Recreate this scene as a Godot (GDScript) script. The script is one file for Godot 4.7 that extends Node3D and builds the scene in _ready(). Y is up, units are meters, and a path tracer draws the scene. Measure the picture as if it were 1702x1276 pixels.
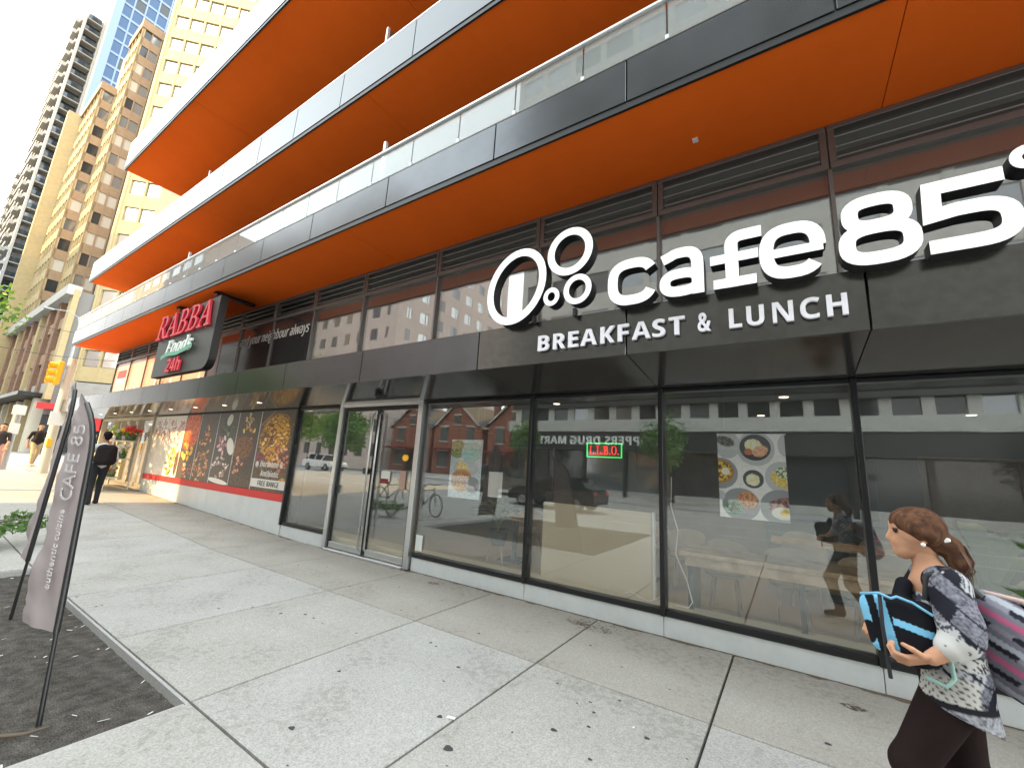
extends Node3D
# x runs along the street front (to the right), y up, z out of the front towards the road; metres. Shop glass stands on z = 0.

var M := {}
var taken := {}
var box_cache := {}
var rng := RandomNumberGenerator.new()


# ---------------------------------------------------------------- naming
func numbered(s: String) -> String:
	if not taken.has(s):
		taken[s] = 0
		return s
	taken[s] += 1
	return "%s_%03d" % [s, taken[s]]

func tag(o: Node, label: String, category: String, group := "", kind := "") -> Node:
	o.set_meta("label", label)
	if category != "": o.set_meta("category", category)
	if group != "": o.set_meta("group", group)
	if kind != "": o.set_meta("kind", kind)
	return o

func thing(called: String, label: String, category: String, at := Vector3.ZERO, turn := 0.0, group := "") -> Node3D:
	var o := Node3D.new()
	o.name = numbered(called)
	add_child(o)
	o.position = at
	o.rotation.y = turn
	tag(o, label, category, group)
	return o

func setting(called: String, label: String) -> Node3D:
	var o := Node3D.new()
	o.name = numbered(called)
	add_child(o)
	o.set_meta("kind", "structure")
	o.set_meta("label", label)
	return o

func sub(parent: Node3D, called: String, at := Vector3.ZERO, basis := Basis()) -> Node3D:
	var o := Node3D.new()
	o.name = called
	parent.add_child(o, true)
	o.transform = Transform3D(basis, at)
	return o

func put(parent: Node3D, called: String, mesh: Mesh, mat: Material, xf := Transform3D()) -> MeshInstance3D:
	var o := MeshInstance3D.new()
	o.mesh = mesh
	o.material_override = mat
	o.name = called
	parent.add_child(o, true)
	o.transform = xf
	return o

func top(called: String, mesh: Mesh, mat: Material, xf := Transform3D()) -> MeshInstance3D:
	return put(self, numbered(called), mesh, mat, xf)


# ---------------------------------------------------------------- meshes
func box_mesh(s: Vector3, bevel := 0.0) -> Mesh:
	var key := "%.4f %.4f %.4f %.4f" % [s.x, s.y, s.z, bevel]
	if box_cache.has(key): return box_cache[key]
	var m: Mesh
	if bevel <= 0.0:
		var b := BoxMesh.new()
		b.size = s
		m = b
	else:
		m = bevel_box(s, bevel)
	box_cache[key] = m
	return m

func bx(parent: Node3D, called: String, c: Vector3, s: Vector3, mat: Material, rot := Vector3.ZERO, bevel := 0.0) -> MeshInstance3D:
	return put(parent, called, box_mesh(s, bevel), mat, Transform3D(Basis.from_euler(rot), c))

func cyl(parent: Node3D, called: String, a: Vector3, b: Vector3, r0: float, r1: float, mat: Material, sides := 12) -> MeshInstance3D:
	return put(parent, called, tube([a, b], [r0, r1], sides), mat)

func tri(st: SurfaceTool, a: Vector3, b: Vector3, c: Vector3) -> void:
	st.add_vertex(a); st.add_vertex(b); st.add_vertex(c)

# corners given clockwise seen from the front
func quad(st: SurfaceTool, a: Vector3, b: Vector3, c: Vector3, d: Vector3) -> void:
	tri(st, a, b, c); tri(st, a, c, d)

func quad_uv(st: SurfaceTool, p: Array, uv: Array) -> void:
	for i in [0, 1, 2, 0, 2, 3]:
		st.set_uv(uv[i]); st.add_vertex(p[i])

func begin(smooth := false) -> SurfaceTool:
	var st := SurfaceTool.new()
	st.begin(Mesh.PRIMITIVE_TRIANGLES)
	st.set_smooth_group(0 if smooth else -1)
	return st

func finish(st: SurfaceTool) -> ArrayMesh:
	st.generate_normals()
	return st.commit()

func bevel_box(s: Vector3, r: float) -> ArrayMesh:
	var st := begin()
	var h := s / 2.0
	# six faces, twelve edge strips, eight corners, through signs
	for ax in 3:
		for sg in [-1.0, 1.0]:
			var n := Vector3.ZERO; n[ax] = sg
			var u := Vector3.ZERO; u[(ax + 1) % 3] = 1
			var v := Vector3.ZERO; v[(ax + 2) % 3] = 1
			var hu := h[(ax + 1) % 3] - r
			var hv := h[(ax + 2) % 3] - r
			var c := n * h[ax]
			var q := [c - u * hu - v * hv, c + u * hu - v * hv, c + u * hu + v * hv, c - u * hu + v * hv]
			if sg > 0: q.reverse()
			quad(st, q[0], q[1], q[2], q[3])
	for ax in 3:
		var b1 := (ax + 1) % 3
		var b2 := (ax + 2) % 3
		for s1 in [-1.0, 1.0]:
			for s2 in [-1.0, 1.0]:
				var p := Vector3.ZERO; p[b1] = s1 * h[b1]; p[b2] = s2 * (h[b2] - r)
				var q := Vector3.ZERO; q[b1] = s1 * (h[b1] - r); q[b2] = s2 * h[b2]
				var e := Vector3.ZERO; e[ax] = h[ax] - r
				if s1 * s2 > 0: quad(st, p - e, p + e, q + e, q - e)
				else: quad(st, q - e, q + e, p + e, p - e)
	for sx in [-1.0, 1.0]:
		for sy in [-1.0, 1.0]:
			for sz in [-1.0, 1.0]:
				var g := Vector3(sx, sy, sz)
				var k := h - Vector3(r, r, r)
				var a := Vector3(h.x, k.y, k.z) * g
				var b := Vector3(k.x, h.y, k.z) * g
				var c := Vector3(k.x, k.y, h.z) * g
				if sx * sy * sz > 0: tri(st, a, c, b)
				else: tri(st, a, b, c)
	return finish(st)

func tube(pts: Array, radii: Array, sides := 8, capped := true) -> ArrayMesh:
	var st := begin(true)
	var rings := []
	var side := Vector3.ZERO
	for i in pts.size():
		var t: Vector3 = (pts[mini(i + 1, pts.size() - 1)] - pts[maxi(i - 1, 0)]).normalized()
		if side == Vector3.ZERO:
			side = t.cross(Vector3.UP if absf(t.y) < 0.9 else Vector3.RIGHT).normalized()
		side = (side - t * side.dot(t)).normalized()
		var up := t.cross(side)
		var ring := []
		var r: float = radii[mini(i, radii.size() - 1)]
		for k in sides:
			var a := TAU * k / sides
			ring.append(pts[i] + (side * cos(a) + up * sin(a)) * r)
		rings.append(ring)
	for i in pts.size() - 1:
		for k in sides:
			var k2 := (k + 1) % sides
			quad(st, rings[i][k], rings[i + 1][k], rings[i + 1][k2], rings[i][k2])
	if capped:
		st.set_smooth_group(-1)
		for k in range(1, sides - 1):
			tri(st, rings[0][0], rings[0][k], rings[0][k + 1])
			var e = rings[-1]
			tri(st, e[0], e[k + 1], e[k])
	return finish(st)

# profile: Array of Vector2(radius, height), turned about y
func lathe(profile: Array, sides := 16) -> ArrayMesh:
	var st := begin(true)
	for i in profile.size() - 1:
		var a: Vector2 = profile[i]
		var b: Vector2 = profile[i + 1]
		for k in sides:
			var t0 := TAU * k / sides
			var t1 := TAU * (k + 1) / sides
			var p0 := Vector3(cos(t0) * a.x, a.y, sin(t0) * a.x)
			var p1 := Vector3(cos(t1) * a.x, a.y, sin(t1) * a.x)
			var q0 := Vector3(cos(t0) * b.x, b.y, sin(t0) * b.x)
			var q1 := Vector3(cos(t1) * b.x, b.y, sin(t1) * b.x)
			if a.x > 0.0001: tri(st, p0, p1, q1)
			if b.x > 0.0001: tri(st, p0, q1, q0)
	return finish(st)

# a flat stroke of given width along 2-D points, raised by depth: [front face mesh, return mesh]
func stroke(path: Array, width: float, closed: bool, z0: float, z1: float) -> Array:
	var n := path.size()
	var L := []
	var R := []
	for i in n:
		var p: Vector2 = path[i]
		var a: Vector2 = path[(i - 1 + n) % n] if closed or i > 0 else p
		var b: Vector2 = path[(i + 1) % n] if closed or i < n - 1 else p
		var d0 := (p - a).normalized() if p != a else (b - p).normalized()
		var d1 := (b - p).normalized() if p != b else d0
		var t := (d0 + d1).normalized()
		var nn := Vector2(-t.y, t.x)
		var w := width * 0.5 / maxf(0.5, nn.dot(Vector2(-d1.y, d1.x)))
		L.append(p + nn * w)
		R.append(p - nn * w)
	var f := begin()
	var s := begin()
	var m := n if closed else n - 1
	for i in m:
		var j := (i + 1) % n
		var l0 := Vector3(L[i].x, L[i].y, z1); var l1 := Vector3(L[j].x, L[j].y, z1)
		var r0 := Vector3(R[i].x, R[i].y, z1); var r1 := Vector3(R[j].x, R[j].y, z1)
		quad(f, l0, l1, r1, r0)
		var dz := Vector3(0, 0, z0 - z1)
		quad(s, l0 + dz, l1 + dz, l1, l0)
		quad(s, r0, r1, r1 + dz, r0 + dz)
		quad(s, r0 + dz, r1 + dz, l1 + dz, l0 + dz)
	if not closed:
		for e in [0, n - 1]:
			var l := Vector3(L[e].x, L[e].y, z1); var r := Vector3(R[e].x, R[e].y, z1)
			var dz := Vector3(0, 0, z0 - z1)
			quad(s, l, r, r + dz, l + dz)
	return [finish(f), finish(s)]

func text_mesh(s: String, serif := false, bold := false, italic := false, depth := 0.02) -> TextMesh:
	var f := SystemFont.new()
	f.font_names = PackedStringArray(["Droid Serif" if serif else "Droid Sans"])
	f.font_weight = 700 if bold else 400
	f.font_italic = italic
	var t := TextMesh.new()
	t.text = s
	t.font = f
	t.font_size = 64
	t.pixel_size = 0.01
	t.depth = depth
	t.curve_step = 1.5
	return t

# text whose ink fills the rectangle lo..hi (in the plane z of its parent), slanted by shear
func lettering(parent: Node3D, called: String, s: String, lo: Vector2, hi: Vector2, z: float, mat: Material, serif := false, bold := false, depth := 0.02, shear := 0.0) -> MeshInstance3D:
	var t := text_mesh(s, serif, bold, false, 1.0)
	var bb := t.get_aabb()
	var k := Vector2((hi.x - lo.x - absf(shear) * (hi.y - lo.y)) / bb.size.x, (hi.y - lo.y) / bb.size.y)
	var b := Basis(Vector3(k.x, 0, 0), Vector3(shear * k.y, k.y, 0), Vector3(0, 0, depth))
	var o := Vector3(lo.x, lo.y, z) - b * Vector3(bb.position.x, bb.position.y, bb.position.z)
	return put(parent, called, t, mat, Transform3D(b, o))


# ---------------------------------------------------------------- textures and materials
func noise_values(size: int, layers: Array) -> PackedFloat32Array:
	var out := PackedFloat32Array()
	out.resize(size * size)
	for l in layers:   # [seed, frequency, octaves, weight]
		var n := FastNoiseLite.new()
		n.seed = l[0]
		n.noise_type = FastNoiseLite.TYPE_SIMPLEX_SMOOTH
		n.frequency = l[1]
		n.fractal_octaves = l[2]
		var im := n.get_seamless_image(size, size, false, false, 0.1, true)
		im.convert(Image.FORMAT_L8)
		var d := im.get_data()
		var w: float = l[3] / 255.0
		for i in out.size(): out[i] += d[i] * w
	return out

func ramp_texture(size: int, v: PackedFloat32Array, stops: Array, grain := 0.0, seed_ := 1) -> ImageTexture:
	var g := Gradient.new()
	g.offsets = PackedFloat32Array(stops.map(func(s): return s[0]))
	g.colors = PackedColorArray(stops.map(func(s): return s[1]))
	var lut := PackedByteArray()
	for i in 256:
		var c := g.sample(i / 255.0)
		lut.append(int(c.r * 255)); lut.append(int(c.g * 255)); lut.append(int(c.b * 255))
	var r := RandomNumberGenerator.new()
	r.seed = seed_
	var b := PackedByteArray()
	b.resize(size * size * 3)
	for i in v.size():
		var k := clampi(int((v[i] + (r.randf() - 0.5) * grain) * 255.0), 0, 255) * 3
		b[i * 3] = lut[k]; b[i * 3 + 1] = lut[k + 1]; b[i * 3 + 2] = lut[k + 2]
	var im := Image.create_from_data(size, size, false, Image.FORMAT_RGB8, b)
	return ImageTexture.create_from_image(im)

func normal_from(size: int, v: PackedFloat32Array, strength: float, grain := 0.0) -> ImageTexture:
	var r := RandomNumberGenerator.new()
	r.seed = 5
	var b := PackedByteArray()
	b.resize(size * size)
	for i in v.size(): b[i] = clampi(int((v[i] + (r.randf() - 0.5) * grain) * 255.0), 0, 255)
	var im := Image.create_from_data(size, size, false, Image.FORMAT_L8, b)
	im.convert(Image.FORMAT_RGBA8)
	im.bump_map_to_normal_map(strength)
	return ImageTexture.create_from_image(im)

func lin(r: float, g: float, b: float, a := 1.0) -> Color:
	var c := Color(r, g, b).linear_to_srgb()
	c.a = a
	return c

func mat(called: String, c: Color, rough := 0.7, metal := 0.0) -> StandardMaterial3D:
	var m := StandardMaterial3D.new()
	m.resource_name = called
	m.albedo_color = c
	m.roughness = rough
	m.metallic = metal
	M[called] = m
	return m

func pane(called: String, c: Color, a := 0.05) -> StandardMaterial3D:
	var m := mat(called, Color(c.r, c.g, c.b, a), 0.0, 0.0)
	m.transparency = BaseMaterial3D.TRANSPARENCY_ALPHA
	return m

func glow(called: String, c: Color, e: float) -> StandardMaterial3D:
	var m := mat(called, c, 0.5, 0.0)
	m.emission_enabled = true
	m.emission = c
	m.emission_energy_multiplier = e
	return m

func tri_tex(m: StandardMaterial3D, t: Texture2D, metres: float, n: Texture2D = null, ns := 1.0) -> StandardMaterial3D:
	m.albedo_texture = t
	m.uv1_triplanar = true
	m.uv1_world_triplanar = true
	m.uv1_scale = Vector3.ONE / metres
	if n:
		m.normal_enabled = true
		m.normal_texture = n
		m.normal_scale = ns
	return m

# height of the walking surface: level by the cafe, climbing to the side street
func G(x: float) -> float:
	return 0.0 if x > -8.0 else minf(0.6, 0.031 * (-8.0 - x))


func make_materials() -> void:
	# paving: fine aggregate speckle times broad stains
	var fine := noise_values(512, [[11, 0.09, 2, 0.45], [12, 0.24, 2, 0.55]])
	var grit := noise_values(256, [[13, 0.2, 2, 1.0]])
	var fine_t := ramp_texture(256, grit, [[0.0, Color(0.82, 0.82, 0.82)], [0.3, Color(0.9, 0.9, 0.9)], [0.6, Color(0.95, 0.95, 0.95)], [1.0, Color(1, 1, 1)]], 1.0, 3)
	var smooth_t := ramp_texture(512, fine, [[0.0, Color(0.72, 0.71, 0.7)], [0.5, Color(0.9, 0.89, 0.88)], [1.0, Color(1, 1, 1)]], 0.3, 4)
	var fine_n := normal_from(512, fine, 3.0, 0.5)
	var broad := noise_values(1024, [[21, 0.004, 4, 0.5], [22, 0.05, 4, 0.5]])
	var stops := {
		"slab_grey": [[0.0, lin(0.315, 0.3, 0.27)], [0.28, lin(0.335, 0.32, 0.29)], [0.37, lin(0.39, 0.375, 0.345)], [0.6, lin(0.415, 0.4, 0.37)], [0.9, lin(0.46, 0.445, 0.415)]],
		"slab_blue": [[0.0, lin(0.325, 0.31, 0.29)], [0.28, lin(0.345, 0.33, 0.31)], [0.37, lin(0.4, 0.385, 0.365)], [0.6, lin(0.425, 0.41, 0.39)], [0.9, lin(0.47, 0.455, 0.435)]],
		"slab_brown": [[0.0, lin(0.31, 0.29, 0.26)], [0.28, lin(0.335, 0.315, 0.285)], [0.37, lin(0.385, 0.365, 0.335)], [0.6, lin(0.41, 0.39, 0.36)], [0.9, lin(0.45, 0.43, 0.4)]],
	}
	for k in stops:
		var m := mat(k, Color.WHITE, 0.88)
		m.albedo_texture = ramp_texture(1024, broad, stops[k], 0.04, 7)
		m.detail_enabled = true
		m.detail_blend_mode = BaseMaterial3D.BLEND_MODE_MUL
		m.detail_albedo = smooth_t if k == "slab_brown" else fine_t
		m.detail_uv_layer = BaseMaterial3D.DETAIL_UV_2
		m.metallic_specular = 0.35
	tri_tex(mat("concrete", Color.WHITE, 0.9), ramp_texture(512, fine, [[0.2, lin(0.3, 0.29, 0.28)], [0.8, lin(0.42, 0.41, 0.4)]], 0.3, 6), 1.5)
	var asp := noise_values(512, [[31, 0.12, 3, 0.6], [32, 0.012, 3, 0.4]])
	tri_tex(mat("asphalt", Color.WHITE, 0.85), ramp_texture(512, asp, [[0.2, lin(0.26, 0.25, 0.23)], [0.8, lin(0.37, 0.36, 0.335)]], 0.5, 8), 2.0)
	tri_tex(mat("soil", Color.WHITE, 0.95), ramp_texture(512, asp, [[0.1, lin(0.03, 0.027, 0.024)], [0.5, lin(0.085, 0.077, 0.068)], [0.9, lin(0.21, 0.19, 0.17)]], 0.55, 9), 0.8, normal_from(512, asp, 6.0, 0.5), 1.0)
	mat("dirt", lin(0.12, 0.085, 0.06), 0.95)
	mat("joint", lin(0.045, 0.042, 0.038), 0.95)
	mat("gum", lin(0.045, 0.043, 0.042), 0.8)
	mat("marking", lin(0.62, 0.61, 0.58), 0.8)

	# the cafe building
	var brushed := noise_values(512, [[41, 0.01, 3, 0.6], [42, 0.05, 3, 0.4]])
	var m := mat("fascia", lin(0.085, 0.088, 0.095), 0.2, 0.9)
	m.albedo_texture = ramp_texture(512, brushed, [[0.2, Color(0.95, 0.95, 0.95)], [0.6, Color(1, 1, 1)]], 0.02, 5)
	m.uv1_triplanar = true; m.uv1_world_triplanar = true; m.uv1_scale = Vector3.ONE / 3.0
	m = mat("fascia_worn", lin(0.1, 0.098, 0.096), 0.22, 0.85)
	var scuff := noise_values(512, [[43, 0.03, 4, 0.6], [44, 0.15, 3, 0.4]])
	m.albedo_texture = ramp_texture(512, scuff, [[0.2, Color(0.9, 0.88, 0.85)], [0.7, Color(1, 0.99, 0.97)]], 0.05, 5)
	m.uv1_triplanar = true; m.uv1_world_triplanar = true; m.uv1_scale = Vector3.ONE / 1.7
	mat("balcony_panel", lin(0.075, 0.077, 0.083), 0.22, 0.9)
	mat("soffit_dark", lin(0.07, 0.068, 0.066), 0.12, 0.6)
	mat("black_edge", lin(0.012, 0.012, 0.014), 0.4, 0.2)
	var org := noise_values(512, [[45, 0.006, 3, 0.7], [46, 0.04, 3, 0.3]])
	tri_tex(mat("orange", Color.WHITE, 0.8), ramp_texture(512, org, [[0.2, lin(0.8, 0.135, 0.014)], [0.8, lin(0.86, 0.148, 0.016)]], 0.02, 7), 6.0)
	tri_tex(mat("base_panel", Color.WHITE, 0.35, 0.2), ramp_texture(512, brushed, [[0.2, lin(0.6, 0.63, 0.64)], [0.8, lin(0.66, 0.69, 0.7)]], 0.02, 12), 2.2)
	M.orange.metallic_specular = 0.15
	M.soil.metallic_specular = 0.15
	mat("black_metal", lin(0.02, 0.02, 0.022), 0.32, 0.4)
	mat("grey_frame", lin(0.16, 0.145, 0.14), 0.4, 0.5)
	mat("silver", lin(0.6, 0.61, 0.62), 0.28, 0.9)
	mat("rail_cap", lin(0.75, 0.76, 0.77), 0.3, 0.6)
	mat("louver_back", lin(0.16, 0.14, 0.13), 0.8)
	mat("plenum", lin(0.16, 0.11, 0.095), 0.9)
	mat("core_concrete", lin(0.2, 0.19, 0.18), 0.9)
	pane("glass", Color(0.9, 0.95, 0.93), 0.02)
	var wavy := normal_from(256, noise_values(256, [[71, 0.012, 2, 1.0]]), 4.0)   # float glass is never quite flat
	M.glass.normal_enabled = true
	M.glass.normal_texture = wavy
	M.glass.normal_scale = 0.012
	M.glass.uv1_triplanar = true
	M.glass.uv1_world_triplanar = true
	M.glass.uv1_scale = Vector3.ONE / 2.3
	var white_px := Image.create(2, 2, false, Image.FORMAT_RGB8)
	white_px.fill(Color.WHITE)
	var gc := mat("glass_coat", Color(0.92, 0.94, 0.94, 0.11), 0.0, 1.0)   # the metal coating of solar control glass
	gc.transparency = BaseMaterial3D.TRANSPARENCY_ALPHA
	gc.albedo_texture = ImageTexture.create_from_image(white_px)
	pane("glass_film", Color(0.34, 0.22, 0.2), 0.72)
	pane("guard_glass", Color(0.68, 0.71, 0.71), 0.4)
	glow("white_glow_face", lin(0.86, 0.87, 0.86), 0.13)  # faint emission added to whiten the letter faces where they stand in shade
	mat("letter_side", lin(0.012, 0.012, 0.013), 0.4)
	mat("white_letter", lin(0.8, 0.78, 0.84), 0.45)
	mat("white", lin(0.8, 0.8, 0.78), 0.5)
	mat("red_letter", lin(0.58, 0.02, 0.04), 0.5)
	mat("maroon", lin(0.2, 0.01, 0.015), 0.5)
	mat("green_letter", lin(0.05, 0.28, 0.17), 0.4)
	mat("pale_letter", lin(0.7, 0.76, 0.72), 0.4)
	mat("sign_board", lin(0.02, 0.019, 0.019), 0.45, 0.0)
	mat("red_band", lin(0.62, 0.03, 0.03), 0.45)
	mat("film_dark", lin(0.035, 0.032, 0.034), 0.12)
	mat("film_pink", lin(0.42, 0.27, 0.22), 0.2)
	mat("print_white", lin(0.72, 0.7, 0.66), 0.5)
	mat("flag_ink", lin(0.5, 0.46, 0.46), 0.85)
	mat("print_grey", lin(0.3, 0.28, 0.27), 0.4)
	# inside
	tri_tex(mat("cafe_floor", Color.WHITE, 0.35), ramp_texture(512, fine, [[0.2, lin(0.4, 0.31, 0.19)], [0.8, lin(0.47, 0.37, 0.23)]], 0.1, 8), 1.4)
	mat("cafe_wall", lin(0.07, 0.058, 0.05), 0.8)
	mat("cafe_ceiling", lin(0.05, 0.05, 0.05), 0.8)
	mat("cream", lin(0.66, 0.56, 0.38), 0.6)
	mat("chair_shell", lin(0.4, 0.31, 0.19), 0.6)
	var wd := noise_values(512, [[51, 0.02, 4, 1.0]])
	tri_tex(mat("wood", Color.WHITE, 0.4), ramp_texture(512, wd, [[0.25, lin(0.38, 0.25, 0.13)], [0.5, lin(0.48, 0.33, 0.18)], [0.75, lin(0.55, 0.39, 0.23)]], 0.06, 8), 2.4)
	mat("cable", lin(0.75, 0.75, 0.73), 0.5)
	mat("black_plastic", lin(0.015, 0.015, 0.016), 0.4)
	glow("lamp_glow", Color(1.0, 0.93, 0.8), 1.2)
	glow("neon_red", Color(1.0, 0.16, 0.1), 0.45)
	glow("neon_green", Color(0.15, 1.0, 0.45), 0.35)
	# far buildings
	tri_tex(mat("tan_stone", Color.WHITE, 0.85), ramp_texture(512, broad_small(), [[0.2, lin(0.28, 0.185, 0.11)], [0.8, lin(0.34, 0.235, 0.145)]], 0.06, 4), 5.0)
	tri_tex(mat("cream_stone", Color.WHITE, 0.85), ramp_texture(512, broad_small(), [[0.2, lin(0.38, 0.29, 0.15)], [0.8, lin(0.44, 0.35, 0.19)]], 0.05, 4), 5.0)
	tri_tex(mat("brown_stone", Color.WHITE, 0.8), ramp_texture(512, broad_small(), [[0.2, lin(0.19, 0.105, 0.065)], [0.8, lin(0.26, 0.155, 0.1)]], 0.08, 4), 4.0)
	tri_tex(mat("grey_stone", Color.WHITE, 0.85), ramp_texture(512, broad_small(), [[0.2, lin(0.25, 0.24, 0.22)], [0.8, lin(0.33, 0.32, 0.295)]], 0.05, 4), 6.0)
	tri_tex(mat("pale_stone", Color.WHITE, 0.85), ramp_texture(512, broad_small(), [[0.2, lin(0.38, 0.37, 0.34)], [0.8, lin(0.46, 0.45, 0.42)]], 0.05, 4), 6.0)
	tri_tex(mat("brick", Color.WHITE, 0.9), ramp_texture(512, broad_small(), [[0.2, lin(0.2, 0.075, 0.05)], [0.8, lin(0.3, 0.12, 0.08)]], 0.2, 4), 2.5)
	tri_tex(mat("pink_stone", Color.WHITE, 0.85), ramp_texture(512, broad_small(), [[0.2, lin(0.5, 0.41, 0.37)], [0.8, lin(0.58, 0.48, 0.44)]], 0.05, 4), 6.0)
	mat("roof_shingle", lin(0.09, 0.08, 0.075), 0.9)
	mat("win_dark", lin(0.03, 0.033, 0.036), 0.08, 0.0)
	mat("win_mid", lin(0.22, 0.23, 0.24), 0.1, 0.6)
	mat("mirror_glass", lin(0.7, 0.69, 0.66), 0.07, 0.95)
	mat("coated_glass", lin(0.5, 0.5, 0.49), 0.07, 0.9)
	mat("win_blue", lin(0.04, 0.07, 0.13), 0.1, 0.5)
	mat("blue_panel", lin(0.16, 0.21, 0.3), 0.3, 0.3)
	mat("mullion_dark", lin(0.05, 0.045, 0.04), 0.5)
	mat("curtain", lin(0.5, 0.44, 0.36), 0.8)
	mat("balcony_slab", lin(0.33, 0.32, 0.29), 0.8)
	pane("balcony_tint", Color(0.2, 0.23, 0.25), 0.65)
	# street things
	mat("pole_cream", lin(0.55, 0.5, 0.4), 0.7)
	mat("pole_grey", lin(0.35, 0.35, 0.35), 0.5, 0.4)
	mat("signal_yellow", lin(0.8, 0.46, 0.01), 0.45)
	mat("flag_cloth", lin(0.38, 0.32, 0.32), 0.9)
	M.flag_cloth.backlight_enabled = true
	M.flag_cloth.backlight = Color(0.35, 0.3, 0.3)
	mat("bark", lin(0.12, 0.09, 0.065), 0.9)
	for k in 3:
		var lm := mat("leaf_%d" % k, lin([0.06, 0.085, 0.05][k], [0.125, 0.16, 0.1][k], [0.03, 0.035, 0.028][k]), 0.55)
		lm.backlight_enabled = true
		lm.backlight = Color(0.35, 0.5, 0.12)
	for c in [["petal_red", 0.6, 0.04, 0.05], ["petal_yellow", 0.75, 0.55, 0.04], ["petal_pink", 0.7, 0.2, 0.3], ["petal_white", 0.75, 0.72, 0.66], ["petal_lime", 0.4, 0.55, 0.06]]:
		mat(c[0], lin(c[1], c[2], c[3]), 0.6)
	mat("car_white", lin(0.75, 0.75, 0.74), 0.15, 0.1)
	mat("car_dark", lin(0.03, 0.035, 0.04), 0.12, 0.4)
	mat("car_grey", lin(0.12, 0.115, 0.11), 0.15, 0.5)
	mat("car_glass", lin(0.02, 0.022, 0.025), 0.05, 0.3)
	mat("rubber", lin(0.02, 0.02, 0.02), 0.85)
	mat("rim", lin(0.5, 0.5, 0.5), 0.3, 0.9)
	mat("tail_red", lin(0.5, 0.02, 0.02), 0.3)
	var vc := mat("painted", Color.WHITE, 0.8)
	vc.vertex_color_use_as_albedo = true
	vc.metallic_specular = 0.2
	vc = mat("cloth_painted", Color.WHITE, 0.9)
	vc.metallic_specular = 0.15
	vc.vertex_color_use_as_albedo = true
	mat("bag_blue", lin(0.16, 0.42, 0.62), 0.6)
	mat("bag_black", lin(0.014, 0.014, 0.016), 0.6)
	mat("bag_trim", lin(0.3, 0.48, 0.44), 0.6)

var _bs: PackedFloat32Array
func broad_small() -> PackedFloat32Array:
	if _bs.is_empty(): _bs = noise_values(512, [[61, 0.015, 4, 0.6], [62, 0.1, 2, 0.4]])
	return _bs


func slab_mesh(x0: float, x1: float, z0: float, z1: float, seed_: int) -> ArrayMesh:
	var st := begin()
	var g := 0.0085
	var b := 0.007
	var off := Vector2(seed_ * 0.37, seed_ * 0.61)
	var ring := []   # outer lower, outer, inner top
	for lay in [[g, -0.05], [g, -0.006], [g + b, 0.0]]:
		var r := []
		for c in [[x0 + lay[0], z0 + lay[0]], [x1 - lay[0], z0 + lay[0]], [x1 - lay[0], z1 - lay[0]], [x0 + lay[0], z1 - lay[0]]]:
			r.append(Vector3(c[0], G(c[0]) + lay[1], c[1]))
		ring.append(r)
	var uvq := func(q: Array):
		for i in [0, 1, 2, 0, 2, 3]:
			var p: Vector3 = q[i]
			st.set_uv(Vector2(p.x, p.z) / 4.0 + off)
			st.set_uv2(Vector2(p.x, p.z) / 1.1 + off)
			st.add_vertex(p)
	uvq.call([ring[2][0], ring[2][1], ring[2][2], ring[2][3]])
	for l in 2:
		for i in 4:
			var j := (i + 1) % 4
			uvq.call([ring[l][i], ring[l][j], ring[l + 1][j], ring[l + 1][i]])
	return finish(st)

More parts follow.
